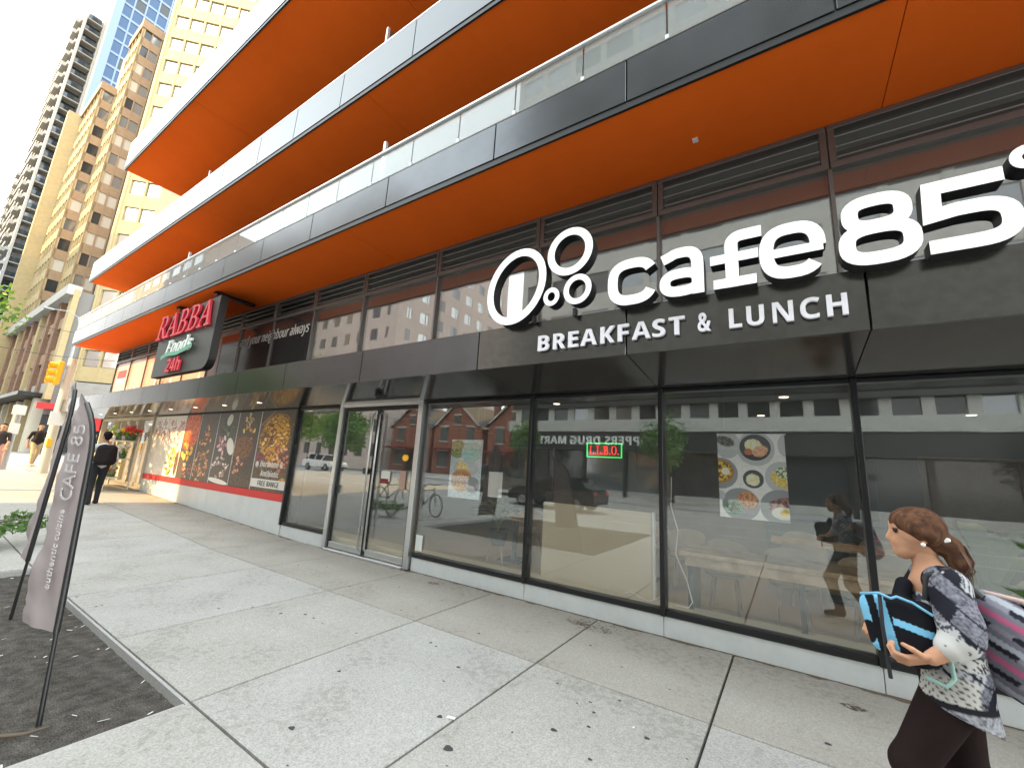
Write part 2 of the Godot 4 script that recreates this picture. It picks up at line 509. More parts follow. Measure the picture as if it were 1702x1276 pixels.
func build_ground() -> void:
	# one sheet of asphalt to the horizon, with the street's slope
	var st := begin(true)
	var xs := [700.0, 40.0, -8.0, -12.0, -16.0, -20.0, -24.0, -27.4, -60.0, -700.0]
	var zs := [-700.0, -30.0, 0.0, 8.0, 24.0, 60.0, 700.0]
	for i in xs.size() - 1:
		for j in zs.size() - 1:
			var p := func(a, b): return Vector3(xs[a], G(xs[a]) - 0.14, zs[b])
			quad(st, p.call(i + 1, j), p.call(i, j), p.call(i, j + 1), p.call(i + 1, j + 1))
	tag(top("road", finish(st), M.asphalt), "dark asphalt road surface reaching to the horizon", "", "", "structure")

	# pavement on the cafe side
	var walk := setting("pavement", "grey concrete pavement of jointed slabs in front of the shops")
	var joints := [6.45, 5.05, 3.65, 2.25, 0.85, -0.55, -1.91, -3.36, -4.87, -6.5, -8.2, -9.7, -11.2, -12.7, -14.2, -15.7, -17.2, -18.7, -20.2, -21.7, -23.2, -24.7, -26.2, -27.4]
	var rows := [[0.045, 1.45], [1.45, 3.45], [3.45, 5.6], [5.6, 7.8]]
	st = begin(true)
	for i in joints.size() - 1:
		var a: float = joints[i + 1]
		var b: float = joints[i]
		quad(st, Vector3(a, G(a) - 0.035, 0.0), Vector3(b, G(b) - 0.035, 0.0), Vector3(b, G(b) - 0.035, 3.47), Vector3(a, G(a) - 0.035, 3.47))
		if i < 7 or i > 9: quad(st, Vector3(a, G(a) - 0.035, 3.47), Vector3(b, G(b) - 0.035, 3.47), Vector3(b, G(b) - 0.035, 7.8), Vector3(a, G(a) - 0.035, 7.8))
		var s := i
		for r in rows.size():
			if r >= 2 and b <= -3.3 and a >= -8.3: continue
			var mm: Material = M.slab_brown if r == 0 else ([M.slab_grey, M.slab_blue][(i * 7 + r * 3) % 2])
			put(walk, "slab", slab_mesh(a, b, rows[r][0], rows[r][1], s * 5 + r), mm)
		bx(walk, "kerb", Vector3((a + b) / 2, (G(a) + G(b)) / 2 - 0.085, 7.9), Vector3(b - a - 0.012, 0.17, 0.19), M.concrete, Vector3(0, 0, atan2(G(b) - G(a), b - a)), 0.015)
	put(walk, "joint_filler", finish(st), M.joint)
	# trodden chewing gum, dark discs pressed on the slabs
	st = begin()
	var r2 := RandomNumberGenerator.new()
	r2.seed = 77
	var spots := []
	for q in [[-1.35, 2.2, .022], [-1.75, 2.75, .03], [-1.35, 3.0, .025], [-2.35, 1.95, .02], [-2.85, 1.75, .018], [-0.85, 1.9, .018], [-0.6, 2.2, .022], [0.1, 1.2, .02], [0.35, 1.9, .03], [-4.3, 2.1, .02], [-4.5, 2.25, .018], [-2.0, 2.55, .02], [-2.6, 3.2, .024], [-3.0, 2.6, .015]]: spots.append(q)
	for i in 130: spots.append([r2.randf_range(-12.0, 2.5), r2.randf_range(0.25, 3.4), r2.randf_range(0.005, 0.016)])
	for q in spots:
		var e := r2.randf_range(0.6, 1.0)
		var tw := r2.randf() * 3.0
		var c := Vector3(q[0], G(q[0]) + 0.0022, q[1])
		for k in 10:
			var t0 := TAU * k / 10.0
			var t1 := TAU * (k + 1) / 10.0
			var w0 := 1.0 + 0.18 * sin(t0 * 3.0 + tw)
			var w1 := 1.0 + 0.18 * sin(t1 * 3.0 + tw)
			var p0 = c + Vector3(cos(t0) * w0, 0, sin(t0) * e * w0) * q[2]
			var p1 = c + Vector3(cos(t1) * w1, 0, sin(t1) * e * w1) * q[2]
			tri(st, c + Vector3(0, 0.001, 0), p0, p1)
	var gum := put(walk, "gum_spots", finish(st), M.gum)
	gum.set_meta("kind", "stuff")
	# grime caught along the foot of the front and a rusty stain where a joint meets it
	st = begin()
	var dn := FastNoiseLite.new()
	dn.seed = 19
	dn.frequency = 1.7
	dn.fractal_octaves = 4
	var dx := 4.0
	while dx > -17.0:
		var w0 := 0.02 + 0.09 * maxf(0.0, dn.get_noise_1d(dx * 1.5)) + 0.03 * absf(dn.get_noise_1d(dx * 14.0))
		var x2 := dx - 0.025
		var w1 := 0.02 + 0.09 * maxf(0.0, dn.get_noise_1d(x2 * 1.5)) + 0.03 * absf(dn.get_noise_1d(x2 * 14.0))
		quad(st, Vector3(x2, G(x2) + 0.0025, 0.04), Vector3(dx, G(dx) + 0.0025, 0.04), Vector3(dx, G(dx) + 0.0025, 0.045 + w0), Vector3(x2, G(x2) + 0.0025, 0.045 + w1))
		dx = x2
	for q in [[-1.9, 0.2, 0.2], [-1.8, 0.33, 0.1], [-2.05, 0.3, 0.08], [0.3, 0.5, 0.05], [-4.2, 0.3, 0.06]]:
		for k in 60:
			var a := r2.randf() * TAU
			var d = sqrt(r2.randf()) * q[2]
			var c := Vector3(q[0] + cos(a) * d * 1.6, 0.0028, q[1] + sin(a) * d)
			var s2 := r2.randf_range(0.004, 0.018)
			tri(st, c + Vector3(-s2, 0, -s2 * 0.6), c + Vector3(s2, 0, -s2 * 0.3), c + Vector3(0, 0, s2))
	var grime := put(walk, "grime", finish(st), M.dirt)
	grime.set_meta("kind", "stuff")
	# paper scraps
	bx(walk, "paper_scrap", Vector3(-1.93, 0.006, 2.52), Vector3(0.055, 0.004, 0.022), M.white, Vector3(0, 0.3, 0))
	bx(walk, "paper_scrap", Vector3(-0.95, 0.006, 1.85), Vector3(0.012, 0.004, 0.01), M.white, Vector3(0, 0.9, 0))

	# planting bed, sunk below the slabs
	var bed := setting("soil_bed", "bare dark soil bed sunk into the pavement")
	st = begin(true)
	var n := FastNoiseLite.new()
	n.seed = 4
	n.frequency = 2.6
	n.fractal_octaves = 4
	var nx := 110
	var nz := 90
	var hp := func(i, j):
		var x := lerpf(-8.2, -3.36, i / float(nx))
		var z := lerpf(3.45, 7.8, j / float(nz))
		var edge := minf(minf(x + 8.2, -3.36 - x), z - 3.45)
		return Vector3(x, -0.07 + 0.05 * n.get_noise_2d(x, z) * clampf(edge / 0.5, 0, 1) + 0.012 * n.get_noise_2d(x * 9, z * 9) + 0.012 * clampf(edge / 0.6, 0, 1), z)
	for i in nx:
		for j in nz:
			quad(st, hp.call(i, j), hp.call(i + 1, j), hp.call(i + 1, j + 1), hp.call(i, j + 1))
	put(bed, "soil", finish(st), M.soil)
	for e in [[Vector3(-5.78, -0.075, 3.463), Vector3(4.84, 0.13, 0.02)], [Vector3(-3.373, -0.075, 5.63), Vector3(0.02, 0.13, 4.3)], [Vector3(-8.187, -0.075, 5.63), Vector3(0.02, 0.13, 4.3)]]:
		bx(bed, "edge", e[0], e[1], M.concrete)
	st = begin()
	for i in 260:
		var c: Vector3 = hp.call(r2.randi_range(2, nx - 2), r2.randi_range(1, nz - 2)) + Vector3(0, 0.006, 0)
		var l := r2.randf_range(0.006, 0.03)
		var a := r2.randf() * TAU
		var d := Vector3(cos(a), r2.randf_range(-0.2, 0.2), sin(a)) * l
		var w := Vector3(-sin(a), 0.1, cos(a)) * r2.randf_range(0.003, 0.008)
		quad(st, c - d - w, c + d - w, c + d + w, c - d + w)
	var chips := put(bed, "wood_chips", finish(st), M.print_white)
	chips.set_meta("kind", "stuff")
	for s in [[[Vector3(-3.9, -0.05, 4.32), Vector3(-3.78, -0.02, 4.22), Vector3(-3.7, -0.02, 4.12), Vector3(-3.72, -0.03, 4.02)], 0.012], [[Vector3(-4.35, -0.05, 4.68), Vector3(-4.3, -0.03, 4.55), Vector3(-4.42, -0.03, 4.4), Vector3(-4.55, -0.04, 4.3)], 0.008]]:
		tag(top("fallen_twig", tube(s[0], [s[1], s[1] * 0.9, s[1] * 0.8, s[1] * 0.4], 6), M.bark), "thick broken stick lying by the near flag pole" if s[1] > 0.01 else "thin pale bent stick lying on the dark soil", "stick")

	# far side pavement, side street pavements and painted lines
	var far_walk := setting("far_pavement", "concrete pavement across the road and round the corner")
	for q in [[-27.4, 60.0, 21.5, 33.0], [-140.0, -50.0, -1.0, 7.8], [-140.0, -50.0, 21.5, 40.0], [-50.0, -27.4, 27.0, 33.0]]:
		var y := G(q[0])
		if q[0] > -28.0:
			for seg in [[-27.4, -8.0], [-8.0, 60.0]]:
				st = begin()
				quad(st, Vector3(seg[0], G(seg[0]) - 0.01, q[2]), Vector3(seg[1], G(seg[1]) - 0.01, q[2]), Vector3(seg[1], G(seg[1]) - 0.01, q[3]), Vector3(seg[0], G(seg[0]) - 0.01, q[3]))
				quad(st, Vector3(seg[1], G(seg[1]) - 0.01, q[2]), Vector3(seg[0], G(seg[0]) - 0.01, q[2]), Vector3(seg[0], G(seg[0]) - 0.16, q[2]), Vector3(seg[1], G(seg[1]) - 0.16, q[2]))
				put(far_walk, "paving", finish(st), M.concrete)
		else:
			bx(far_walk, "paving", Vector3((q[0] + q[1]) / 2, y - 0.09, (q[2] + q[3]) / 2), Vector3(q[1] - q[0], 0.16, q[3] - q[2]), M.concrete)
	var paint := setting("road_markings", "white painted crossing and lane lines on the asphalt")
	for k in 12:
		bx(paint, "crossing_bar", Vector3(-29.0 - k * 1.7, 0.468, 2.2), Vector3(0.55, 0.008, 3.2), M.marking)
	for z in [11.2, 14.6, 18.0]:
		for k in 26:
			var x := 24.0 - k * 3.2
			bx(paint, "lane_dash", Vector3(x, (G(x - 1) + G(x + 1)) / 2 - 0.13, z), Vector3(2.0 if z != 14.6 else 3.2, 0.008, 0.12), M.marking, Vector3(0, 0, atan2(G(x + 1) - G(x - 1), 2.0)))


const BAYS := [5.72, 4.0, 2.27, 0.545, -1.19, -2.9, -4.95, -6.95, -8.68, -10.4, -12.1, -13.85, -15.6, -17.35, -19.1, -20.85, -22.6]

func window_bay(b: Node3D, called: String, x0: float, x1: float, y0: float, y1: float) -> Node3D:
	var w := sub(b, called)
	var cx := (x0 + x1) / 2
	bx(w, "sill", Vector3(cx, y0 + 0.03, 0.0), Vector3(x1 - x0 - 0.052, 0.06, 0.13), M.black_metal, Vector3.ZERO, 0.006)
	bx(w, "head", Vector3(cx, y1 - 0.02, 0.0), Vector3(x1 - x0 - 0.052, 0.04, 0.12), M.black_metal, Vector3.ZERO, 0.006)
	bx(w, "pane", Vector3(cx, (y0 + y1) / 2 + 0.01, 0.02), Vector3(x1 - x0 - 0.05, y1 - y0 - 0.1, 0.006), M.glass)
	bx(w, "pane", Vector3(cx, (y0 + y1) / 2 + 0.01, -0.004), Vector3(x1 - x0 - 0.05, y1 - y0 - 0.1, 0.006), M.glass_coat)
	return w

func build_front() -> void:
	var b := thing("shop_building", "modern building with glass shopfronts, dark canopy and orange balcony undersides", "building")
	# --- storefront glass
	for q in [[4.0, 5.72], [2.27, 4.0], [0.545, 2.27], [-1.19, 0.545], [-2.9, -1.19], [-4.93, -2.9]]:
		window_bay(b, "shop_window", q[0], q[1], 0.2, 2.61)
	window_bay(b, "shop_window", -8.66, -7.17, 0.23, 2.61)
	for x in [5.72, 4.0, 2.27, 0.545, -1.19, -2.9]:
		bx(b, "mullion", Vector3(x, 1.405, 0.01), Vector3(0.05, 2.41, 0.15), M.black_metal, Vector3.ZERO, 0.005)
	bx(b, "mullion", Vector3(-8.69, 1.42, 0.01), Vector3(0.06, 2.38, 0.15), M.black_metal, Vector3.ZERO, 0.005)
	# base panels below the glass
	var e := [5.72, 4.0, 2.27, 0.545, -1.19, -2.9, -4.93]
	for i in 6:
		bx(b, "base_panel", Vector3((e[i] + e[i + 1]) / 2, 0.075, 0.02), Vector3(e[i] - e[i + 1] - 0.006, 0.25, 0.05), M.base_panel, Vector3.ZERO, 0.003)
	bx(b, "base_panel", Vector3(-7.93, 0.09, 0.02), Vector3(1.5, 0.28, 0.05), M.base_panel, Vector3.ZERO, 0.003)
	var x := -8.7
	for w in [1.75, 1.75, 1.75, 1.75, 1.25]:
		bx(b, "base_panel", Vector3(x - w / 2, 0.28, 0.03), Vector3(w - 0.006, 0.76, 0.05), M.base_panel, Vector3.ZERO, 0.003)
		x -= w
	# --- double door
	var d := sub(b, "entrance_door")
	for jx in [-7.11, -5.0]:
		bx(d, "jamb", Vector3(jx, 1.33, 0.03), Vector3(0.1, 2.64, 0.16), M.silver, Vector3.ZERO, 0.008)
	bx(d, "door_head", Vector3(-6.055, 2.6, 0.03), Vector3(2.008, 0.075, 0.15), M.silver, Vector3.ZERO, 0.006)
	bx(d, "threshold", Vector3(-6.055, 0.02, 0.04), Vector3(2.008, 0.04, 0.2), M.silver, Vector3.ZERO, 0.006)
	for s in [-1, 1]:
		var cx = -6.055 + s * 0.502
		bx(d, "stile", Vector3(cx - 0.477, 1.3, 0.04), Vector3(0.045, 2.5, 0.05), M.black_metal)
		bx(d, "stile", Vector3(cx + 0.477, 1.3, 0.04), Vector3(0.045, 2.5, 0.05), M.black_metal)
		bx(d, "bottom_rail", Vector3(cx, 0.1, 0.042), Vector3(0.908, 0.1, 0.05), M.silver, Vector3.ZERO, 0.005)
		bx(d, "top_rail", Vector3(cx, 2.52, 0.04), Vector3(0.908, 0.05, 0.05), M.black_metal)
		bx(d, "pane", Vector3(cx, 1.32, 0.04), Vector3(0.908, 2.35, 0.008), M.glass)
		bx(d, "pane", Vector3(cx, 1.32, 0.026), Vector3(0.908, 2.35, 0.006), M.glass_coat)
		var hx = -6.055 + s * 0.085
		put(d, "pull_handle", tube([Vector3(hx, 0.12, 0.075), Vector3(hx, 0.16, 0.115), Vector3(hx, 2.4, 0.115), Vector3(hx, 2.44, 0.075)], [0.017], 10), M.silver)
	bx(d, "lock_case", Vector3(-7.06, 1.06, 0.12), Vector3(0.07, 0.14, 0.05), M.silver, Vector3.ZERO, 0.006)
	bx(d, "lock_case", Vector3(-6.23, 1.42, 0.075), Vector3(0.12, 0.1, 0.02), M.black_plastic, Vector3.ZERO, 0.004)
	bx(d, "door_notice", Vector3(-5.72, 1.36, 0.05), Vector3(0.22, 0.17, 0.003), M.print_white)
	bx(d, "door_notice", Vector3(-5.74, 1.28, 0.054), Vector3(0.2, 0.08, 0.003), M.maroon)
	bx(d, "door_notice", Vector3(-5.3, 1.32, 0.05), Vector3(0.14, 0.3, 0.003), M.film_pink)

	# --- canopy
	var can := sub(b, "canopy")
	var joints := [7.5, 5.75, 4.0, 2.27, 0.55, -1.21, -2.98, -5.14, -7.22, -8.95, -10.7, -12.45, -14.2, -15.95, -17.7, -19.45, -21.2, -22.95]
	for i in joints.size() - 1:
		var x1: float = joints[i]
		var x0: float = joints[i + 1]
		var worn := x0 >= -3.0 and x1 < 4.1
		bx(can, "fascia_panel", Vector3((x0 + x1) / 2, 2.945, 1.215), Vector3(x1 - x0 - 0.012, 0.47, 0.03), M.fascia_worn if worn else M.fascia, Vector3.ZERO, 0.004)
		var st := begin()
		var a := Vector3(x0 + 0.005, 2.615, 0.07); var c := Vector3(x1 - 0.005, 2.615, 0.07)
		var dd := Vector3(x1 - 0.005, 2.72, 1.2); var ee := Vector3(x0 + 0.005, 2.72, 1.2)
		var up := Vector3(0, 0.03, 0)
		quad(st, a, ee, dd, c)
		quad(st, a + up, c + up, dd + up, ee + up)
		quad(st, ee, ee + up, dd + up, dd); quad(st, a, c, c + up, a + up)
		quad(st, a, a + up, ee + up, ee); quad(st, c, dd, dd + up, c + up)
		put(can, "soffit_panel", finish(st), M.soffit_dark)
	bx(can, "canopy_roof", Vector3(-7.72, 3.16, 0.62), Vector3(30.44, 0.03, 1.15), M.black_edge)
	bx(can, "canopy_core", Vector3(-7.72, 2.9, 0.62), Vector3(30.4, 0.2, 1.1), M.black_edge)
	bx(can, "canopy_core", Vector3(-7.72, 2.84, -0.1), Vector3(30.4, 0.44, 0.2), M.black_edge)
	bx(can, "end_panel", Vector3(-22.965, 2.945, 0.62), Vector3(0.02, 0.47, 1.2), M.fascia)
	for lx in [-9.3, -10.9, -12.5, -14.1, -15.7, -17.3, -18.9, -20.5]:
		var l := sub(can, "downlight", Vector3(lx, 2.66, 0.55))
		put(l, "lens", lathe([Vector2(0.0, 0.0), Vector2(0.075, 0.0), Vector2(0.085, 0.012)], 14), M.lamp_glow)
		var s := SpotLight3D.new()
		s.name = "beam"
		l.add_child(s, true)
		s.position = Vector3(0, -0.03, 0)
		s.rotation_degrees.x = -90
		s.light_energy = 0.15
		s.light_color = Color(1, 0.9, 0.75)
		s.spot_angle = 55
		s.spot_range = 6
		s.spot_attenuation = 2
		s.light_size = 0.08
		s.shadow_enabled = true

	# --- clerestory and louvres
	for i in BAYS.size() - 1:
		var x1: float = BAYS[i]
		var x0: float = BAYS[i + 1]
		var cx := (x0 + x1) / 2
		var w := x1 - x0
		var cw := sub(b, "upper_window")
		bx(cw, "pane", Vector3(cx, 4.0, 0.02), Vector3(w - 0.045, 1.66, 0.006), M.glass)
		bx(cw, "pane", Vector3(cx, 4.0, -0.004), Vector3(w - 0.045, 1.66, 0.006), M.glass_coat)
		var lv := sub(b, "louvre_unit")
		bx(lv, "frame", Vector3(cx, 4.865, 0.03), Vector3(w - 0.012, 0.07, 0.1), M.grey_frame, Vector3.ZERO, 0.005)
		bx(lv, "frame", Vector3(cx, 5.315, 0.03), Vector3(w - 0.012, 0.06, 0.1), M.grey_frame, Vector3.ZERO, 0.005)
		for sx in [x0 + 0.036, x1 - 0.036]:
			bx(lv, "frame", Vector3(sx, 5.0925, 0.03), Vector3(0.06, 0.383, 0.098), M.grey_frame, Vector3.ZERO, 0.005)
		for k in 3:
			bx(lv, "slat", Vector3(cx, 4.98 + k * 0.12, 0.02), Vector3(w - 0.134, 0.012, 0.1), M.grey_frame, Vector3(0.6, 0, 0))
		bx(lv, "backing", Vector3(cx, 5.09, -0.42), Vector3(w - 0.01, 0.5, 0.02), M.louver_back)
		bx(b, "upper_mullion", Vector3(x0, 4.015, 0.02), Vector3(0.04, 1.63, 0.1), M.grey_frame, Vector3.ZERO, 0.004)
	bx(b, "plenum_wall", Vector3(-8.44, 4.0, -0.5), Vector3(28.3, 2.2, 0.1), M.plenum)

	# --- balconies
	balcony(b, -23.3, 8.0, 1.33, 5.35, 0.58, 0.52, [8.0, 5.75, 4.0, 2.27, 0.55, -1.18, -2.88, -4.92, -6.95, -8.7, -10.4, -12.1, -13.85, -15.6, -17.35, -19.1, -20.85, -23.3], 0.93, M.fascia)
	balcony(b, -23.6, 8.0, 1.3, 8.1, 0.82, 0.0, [8.0, 5.9, 4.1, 2.3, 0.5, -1.25, -3.0, -4.78, -6.74, -8.36, -9.9, -11.8, -13.75, -15.6, -17.4, -19.2, -21.0, -23.6], 0.0, M.balcony_panel)
	balcony(b, -18.6, 8.0, 1.98, 10.95, 1.0, 0.0, [8.0, 6.0, 4.0, 2.0, 0.0, -2.0, -4.0, -6.0, -8.0, -10.0, -12.0, -14.0, -16.0, -18.6], 0.0, M.balcony_panel)
	for q in [[-5.35, 5.5, 1.35], [-13.3, 5.5, 1.35], [-5.75, 8.2, 1.3], [-13.2, 8.2, 1.15]]:
		var pt := sub(b, "balcony_divider")
		bx(pt, "board", Vector3(q[0], q[1] + q[2] / 2, 0.6), Vector3(0.02, q[2], 1.1), M.grey_frame)
		bx(pt, "edge_post", Vector3(q[0], q[1] + q[2] / 2, 1.175), Vector3(0.05, q[2] + 0.03, 0.05), M.rail_cap)
	# body of the building behind the balconies
	bx(b, "wall", Vector3(-7.5, 10.7, -6.0), Vector3(31.0, 10.4, 12.0), M.core_concrete)
	bx(b, "wall", Vector3(-15.85, 2.7, -6.3), Vector3(14.3, 5.4, 11.4), M.core_concrete)
	bx(b, "wall", Vector3(-22.85, 2.7, -6.0), Vector3(0.3, 5.5, 11.9), M.grey_stone)
	bx(b, "soffit_marker", Vector3(-0.655, 5.342, 0.533), Vector3(0.055, 0.012, 0.065), M.white)

func balcony(b: Node3D, xl: float, xr: float, z: float, y: float, fh: float, gh: float, joints: Array, gstep: float, pm: Material) -> void:
	var n := sub(b, "balcony")
	# orange underside in long sheets with open joints
	var s := xr
	while s > xl + 0.01:
		var t := maxf(xl, s - 7.0)
		if t - xl < 2.0: t = xl
		bx(n, "underside", Vector3((s + t) / 2, y + 0.02, (z - 0.03) / 2), Vector3(s - t - 0.008, 0.03, z - 0.03), M.orange)
		s = t
	bx(n, "slab", Vector3((xl + xr) / 2, y + 0.15, (z - 0.03) / 2), Vector3(xr - xl - 0.02, 0.22, z - 0.05), M.black_edge)
	bx(n, "drip_edge", Vector3((xl + xr) / 2, y + 0.015, z - 0.012), Vector3(xr - xl, 0.075, 0.03), M.black_edge)
	for i in joints.size() - 1:
		var x1: float = joints[i]
		var x0: float = joints[i + 1]
		bx(n, "fascia_panel", Vector3((x0 + x1) / 2, y + 0.06 + (fh - 0.06) / 2, z), Vector3(x1 - x0 - 0.014, fh - 0.06, 0.03), pm, Vector3.ZERO, 0.004)
	bx(n, "fascia_backing", Vector3((xl + xr) / 2, y + 0.3, z - 0.04), Vector3(xr - xl - 0.02, fh - 0.1 if fh < 0.6 else 0.5, 0.03), M.black_edge)
	bx(n, "end_panel", Vector3(xl - 0.012, y + 0.04 + fh / 2, z / 2), Vector3(0.02, fh, z), pm)
	if gh > 0.0:
		var gx := xr - 0.4
		while gx > xl + gstep:
			bx(n, "guard_pane", Vector3(gx - gstep / 2, y + fh + gh / 2 + 0.03, z - 0.03), Vector3(gstep - 0.02, gh - 0.03, 0.012), M.guard_glass)
			bx(n, "guard_clip", Vector3(gx, y + fh + 0.06, z - 0.025), Vector3(0.035, 0.07, 0.04), M.rail_cap)
			gx -= gstep
		bx(n, "guard_pane", Vector3((gx + xl) / 2, y + fh + gh / 2 + 0.03, z - 0.03), Vector3(gx - xl - 0.02, gh - 0.03, 0.012), M.guard_glass)
		bx(n, "cap", Vector3((xl + xr) / 2, y + fh + 0.008, z - 0.02), Vector3(xr - xl, 0.016, 0.08), M.grey_frame)
	bx(n, "top_rail", Vector3((xl + xr) / 2, y + fh + gh + 0.035, z - 0.02), Vector3(xr - xl, 0.035, 0.06), M.rail_cap, Vector3.ZERO, 0.006)


# flat print: ellipses with mottled colours on a ground. items: [cx, cy, rx, ry, turn, colours, grain]
func print_texture(w: int, h: int, ground: Array, items: Array, seed_: int) -> ImageTexture:
	var r := RandomNumberGenerator.new()
	r.seed = seed_
	var n := FastNoiseLite.new()
	n.seed = seed_
	n.frequency = 0.05
	n.fractal_octaves = 3
	var im := Image.create(w, h, false, Image.FORMAT_RGB8)
	for y in h:
		for x in w:
			im.set_pixel(x, y, ground[0].lerp(ground[1], clampf(0.5 + n.get_noise_2d(x, y) * 1.2, 0, 1)))
	var flat := []
	for it in items:
		if it.size() > 7:   # a heap of single pieces: [.., .., .., .., .., colours, piece length, piece width]
			for k in int(2.2 * it[2] * it[3] / (it[6] * it[7])):
				var a := r.randf() * TAU
				var d := sqrt(r.randf())
				var q := Vector2(cos(a) * d * it[2], sin(a) * d * it[3]).rotated(it[4])
				var c: Color = it[5][r.randi() % it[5].size()]
				var tw := r.randf() * PI
				flat.append([it[0] + q.x, it[1] + q.y, it[6] * 0.62, it[7] * 0.66, tw, [c.darkened(0.65)], 0.0])
				flat.append([it[0] + q.x - 1.5, it[1] + q.y - 1.5, it[6] * 0.5, it[7] * 0.5, tw, [c, c, c.lightened(0.25)], 0.8])
		else: flat.append(it)
	for it in flat:
		var rx: float = it[2]
		var ry: float = it[3]
		var m := maxf(rx, ry) * 1.1
		var cs := cos(it[4])
		var sn := sin(it[4])
		var cols: Array = it[5]
		var fr: float = it[6]
		for y in range(maxi(0, int(it[1] - m)), mini(h, int(it[1] + m) + 1)):
			for x in range(maxi(0, int(it[0] - m)), mini(w, int(it[0] + m) + 1)):
				var dx: float = x - it[0]
				var dy: float = y - it[1]
				var u := (dx * cs + dy * sn) / rx
				var v := (-dx * sn + dy * cs) / ry
				var q := u * u + v * v
				if q > 1.0 + (n.get_noise_2d(x * 2.0, y * 2.0) * 0.35 if fr > 0.0 else 0.0): continue
				var t := clampf(0.5 + n.get_noise_2d(x * fr + 91.0, y * fr) * 1.6 + r.randf_range(-0.08, 0.08), 0, 0.999) if fr > 0.0 else 0.0
				im.set_pixel(x, y, cols[int(t * cols.size())])
	return ImageTexture.create_from_image(im)

func c8(r: int, g: int, b: int) -> Color:
	return Color(r / 255.0, g / 255.0, b / 255.0)

func print_mat(called: String, t: Texture2D, e := 0.0) -> StandardMaterial3D:
	var m := mat(called, Color.WHITE, 0.3)
	m.albedo_texture = t
	if e > 0.0:
		m.emission_enabled = true
		m.emission = Color.BLACK
		m.emission_texture = t
		m.emission_energy_multiplier = e
		m.albedo_color = Color(0.35, 0.35, 0.35)
	return m

# upright printed sheet facing +z between lo and hi
func sheet(lo: Vector2, hi: Vector2, z: float, t := 0.004) -> ArrayMesh:
	var st := begin()
	quad_uv(st, [Vector3(lo.x, hi.y, z), Vector3(hi.x, hi.y, z), Vector3(hi.x, lo.y, z), Vector3(lo.x, lo.y, z)], [Vector2(0, 0), Vector2(1, 0), Vector2(1, 1), Vector2(0, 1)])
	quad_uv(st, [Vector3(hi.x, hi.y, z - t), Vector3(lo.x, hi.y, z - t), Vector3(lo.x, lo.y, z - t), Vector3(hi.x, lo.y, z - t)], [Vector2(0.02, 0.02), Vector2(0.03, 0.02), Vector2(0.03, 0.03), Vector2(0.02, 0.03)])
	for s in [[Vector3(lo.x, lo.y, z), Vector3(lo.x, lo.y, z - t), Vector3(lo.x, hi.y, z - t), Vector3(lo.x, hi.y, z)], [Vector3(hi.x, hi.y, z), Vector3(hi.x, hi.y, z - t), Vector3(hi.x, lo.y, z - t), Vector3(hi.x, lo.y, z)]]:
		quad_uv(st, s, [Vector2(0.02, 0.02), Vector2(0.03, 0.02), Vector2(0.03, 0.03), Vector2(0.02, 0.03)])
	return finish(st)

func arc(cx: float, cy: float, rx: float, ry: float, a0: float, a1: float, n := 24, p := 0.8) -> Array:
	var out := []
	for i in n + 1:
		var a := deg_to_rad(lerpf(a0, a1, i / float(n)))
		out.append(Vector2(cx + rx * signf(cos(a)) * pow(absf(cos(a)), p), cy + ry * signf(sin(a)) * pow(absf(sin(a)), p)))
	return out

func ring(cx: float, cy: float, rx: float, ry: float, turn := 0.0, n := 40, p := 1.0) -> Array:
	var out := []
	for q in arc(0, 0, rx, ry, 0, 360.0 * (n - 1) / n, n - 1, p):
		out.append(Vector2(cx, cy) + q.rotated(turn))
	return out

func channel(parent: Node3D, called: String, strokes: Array, z0: float, z1: float) -> void:
	var g := sub(parent, called)
	var k := 0
	for s in strokes:   # [path, width, closed]
		var dz := 0.002 * k
		var m := stroke(s[0], s[1], s[2], z0 + dz, z1 + dz)
		put(g, "face", m[0], M.white_glow_face)
		put(g, "return", m[1], M.letter_side)
		k += 1

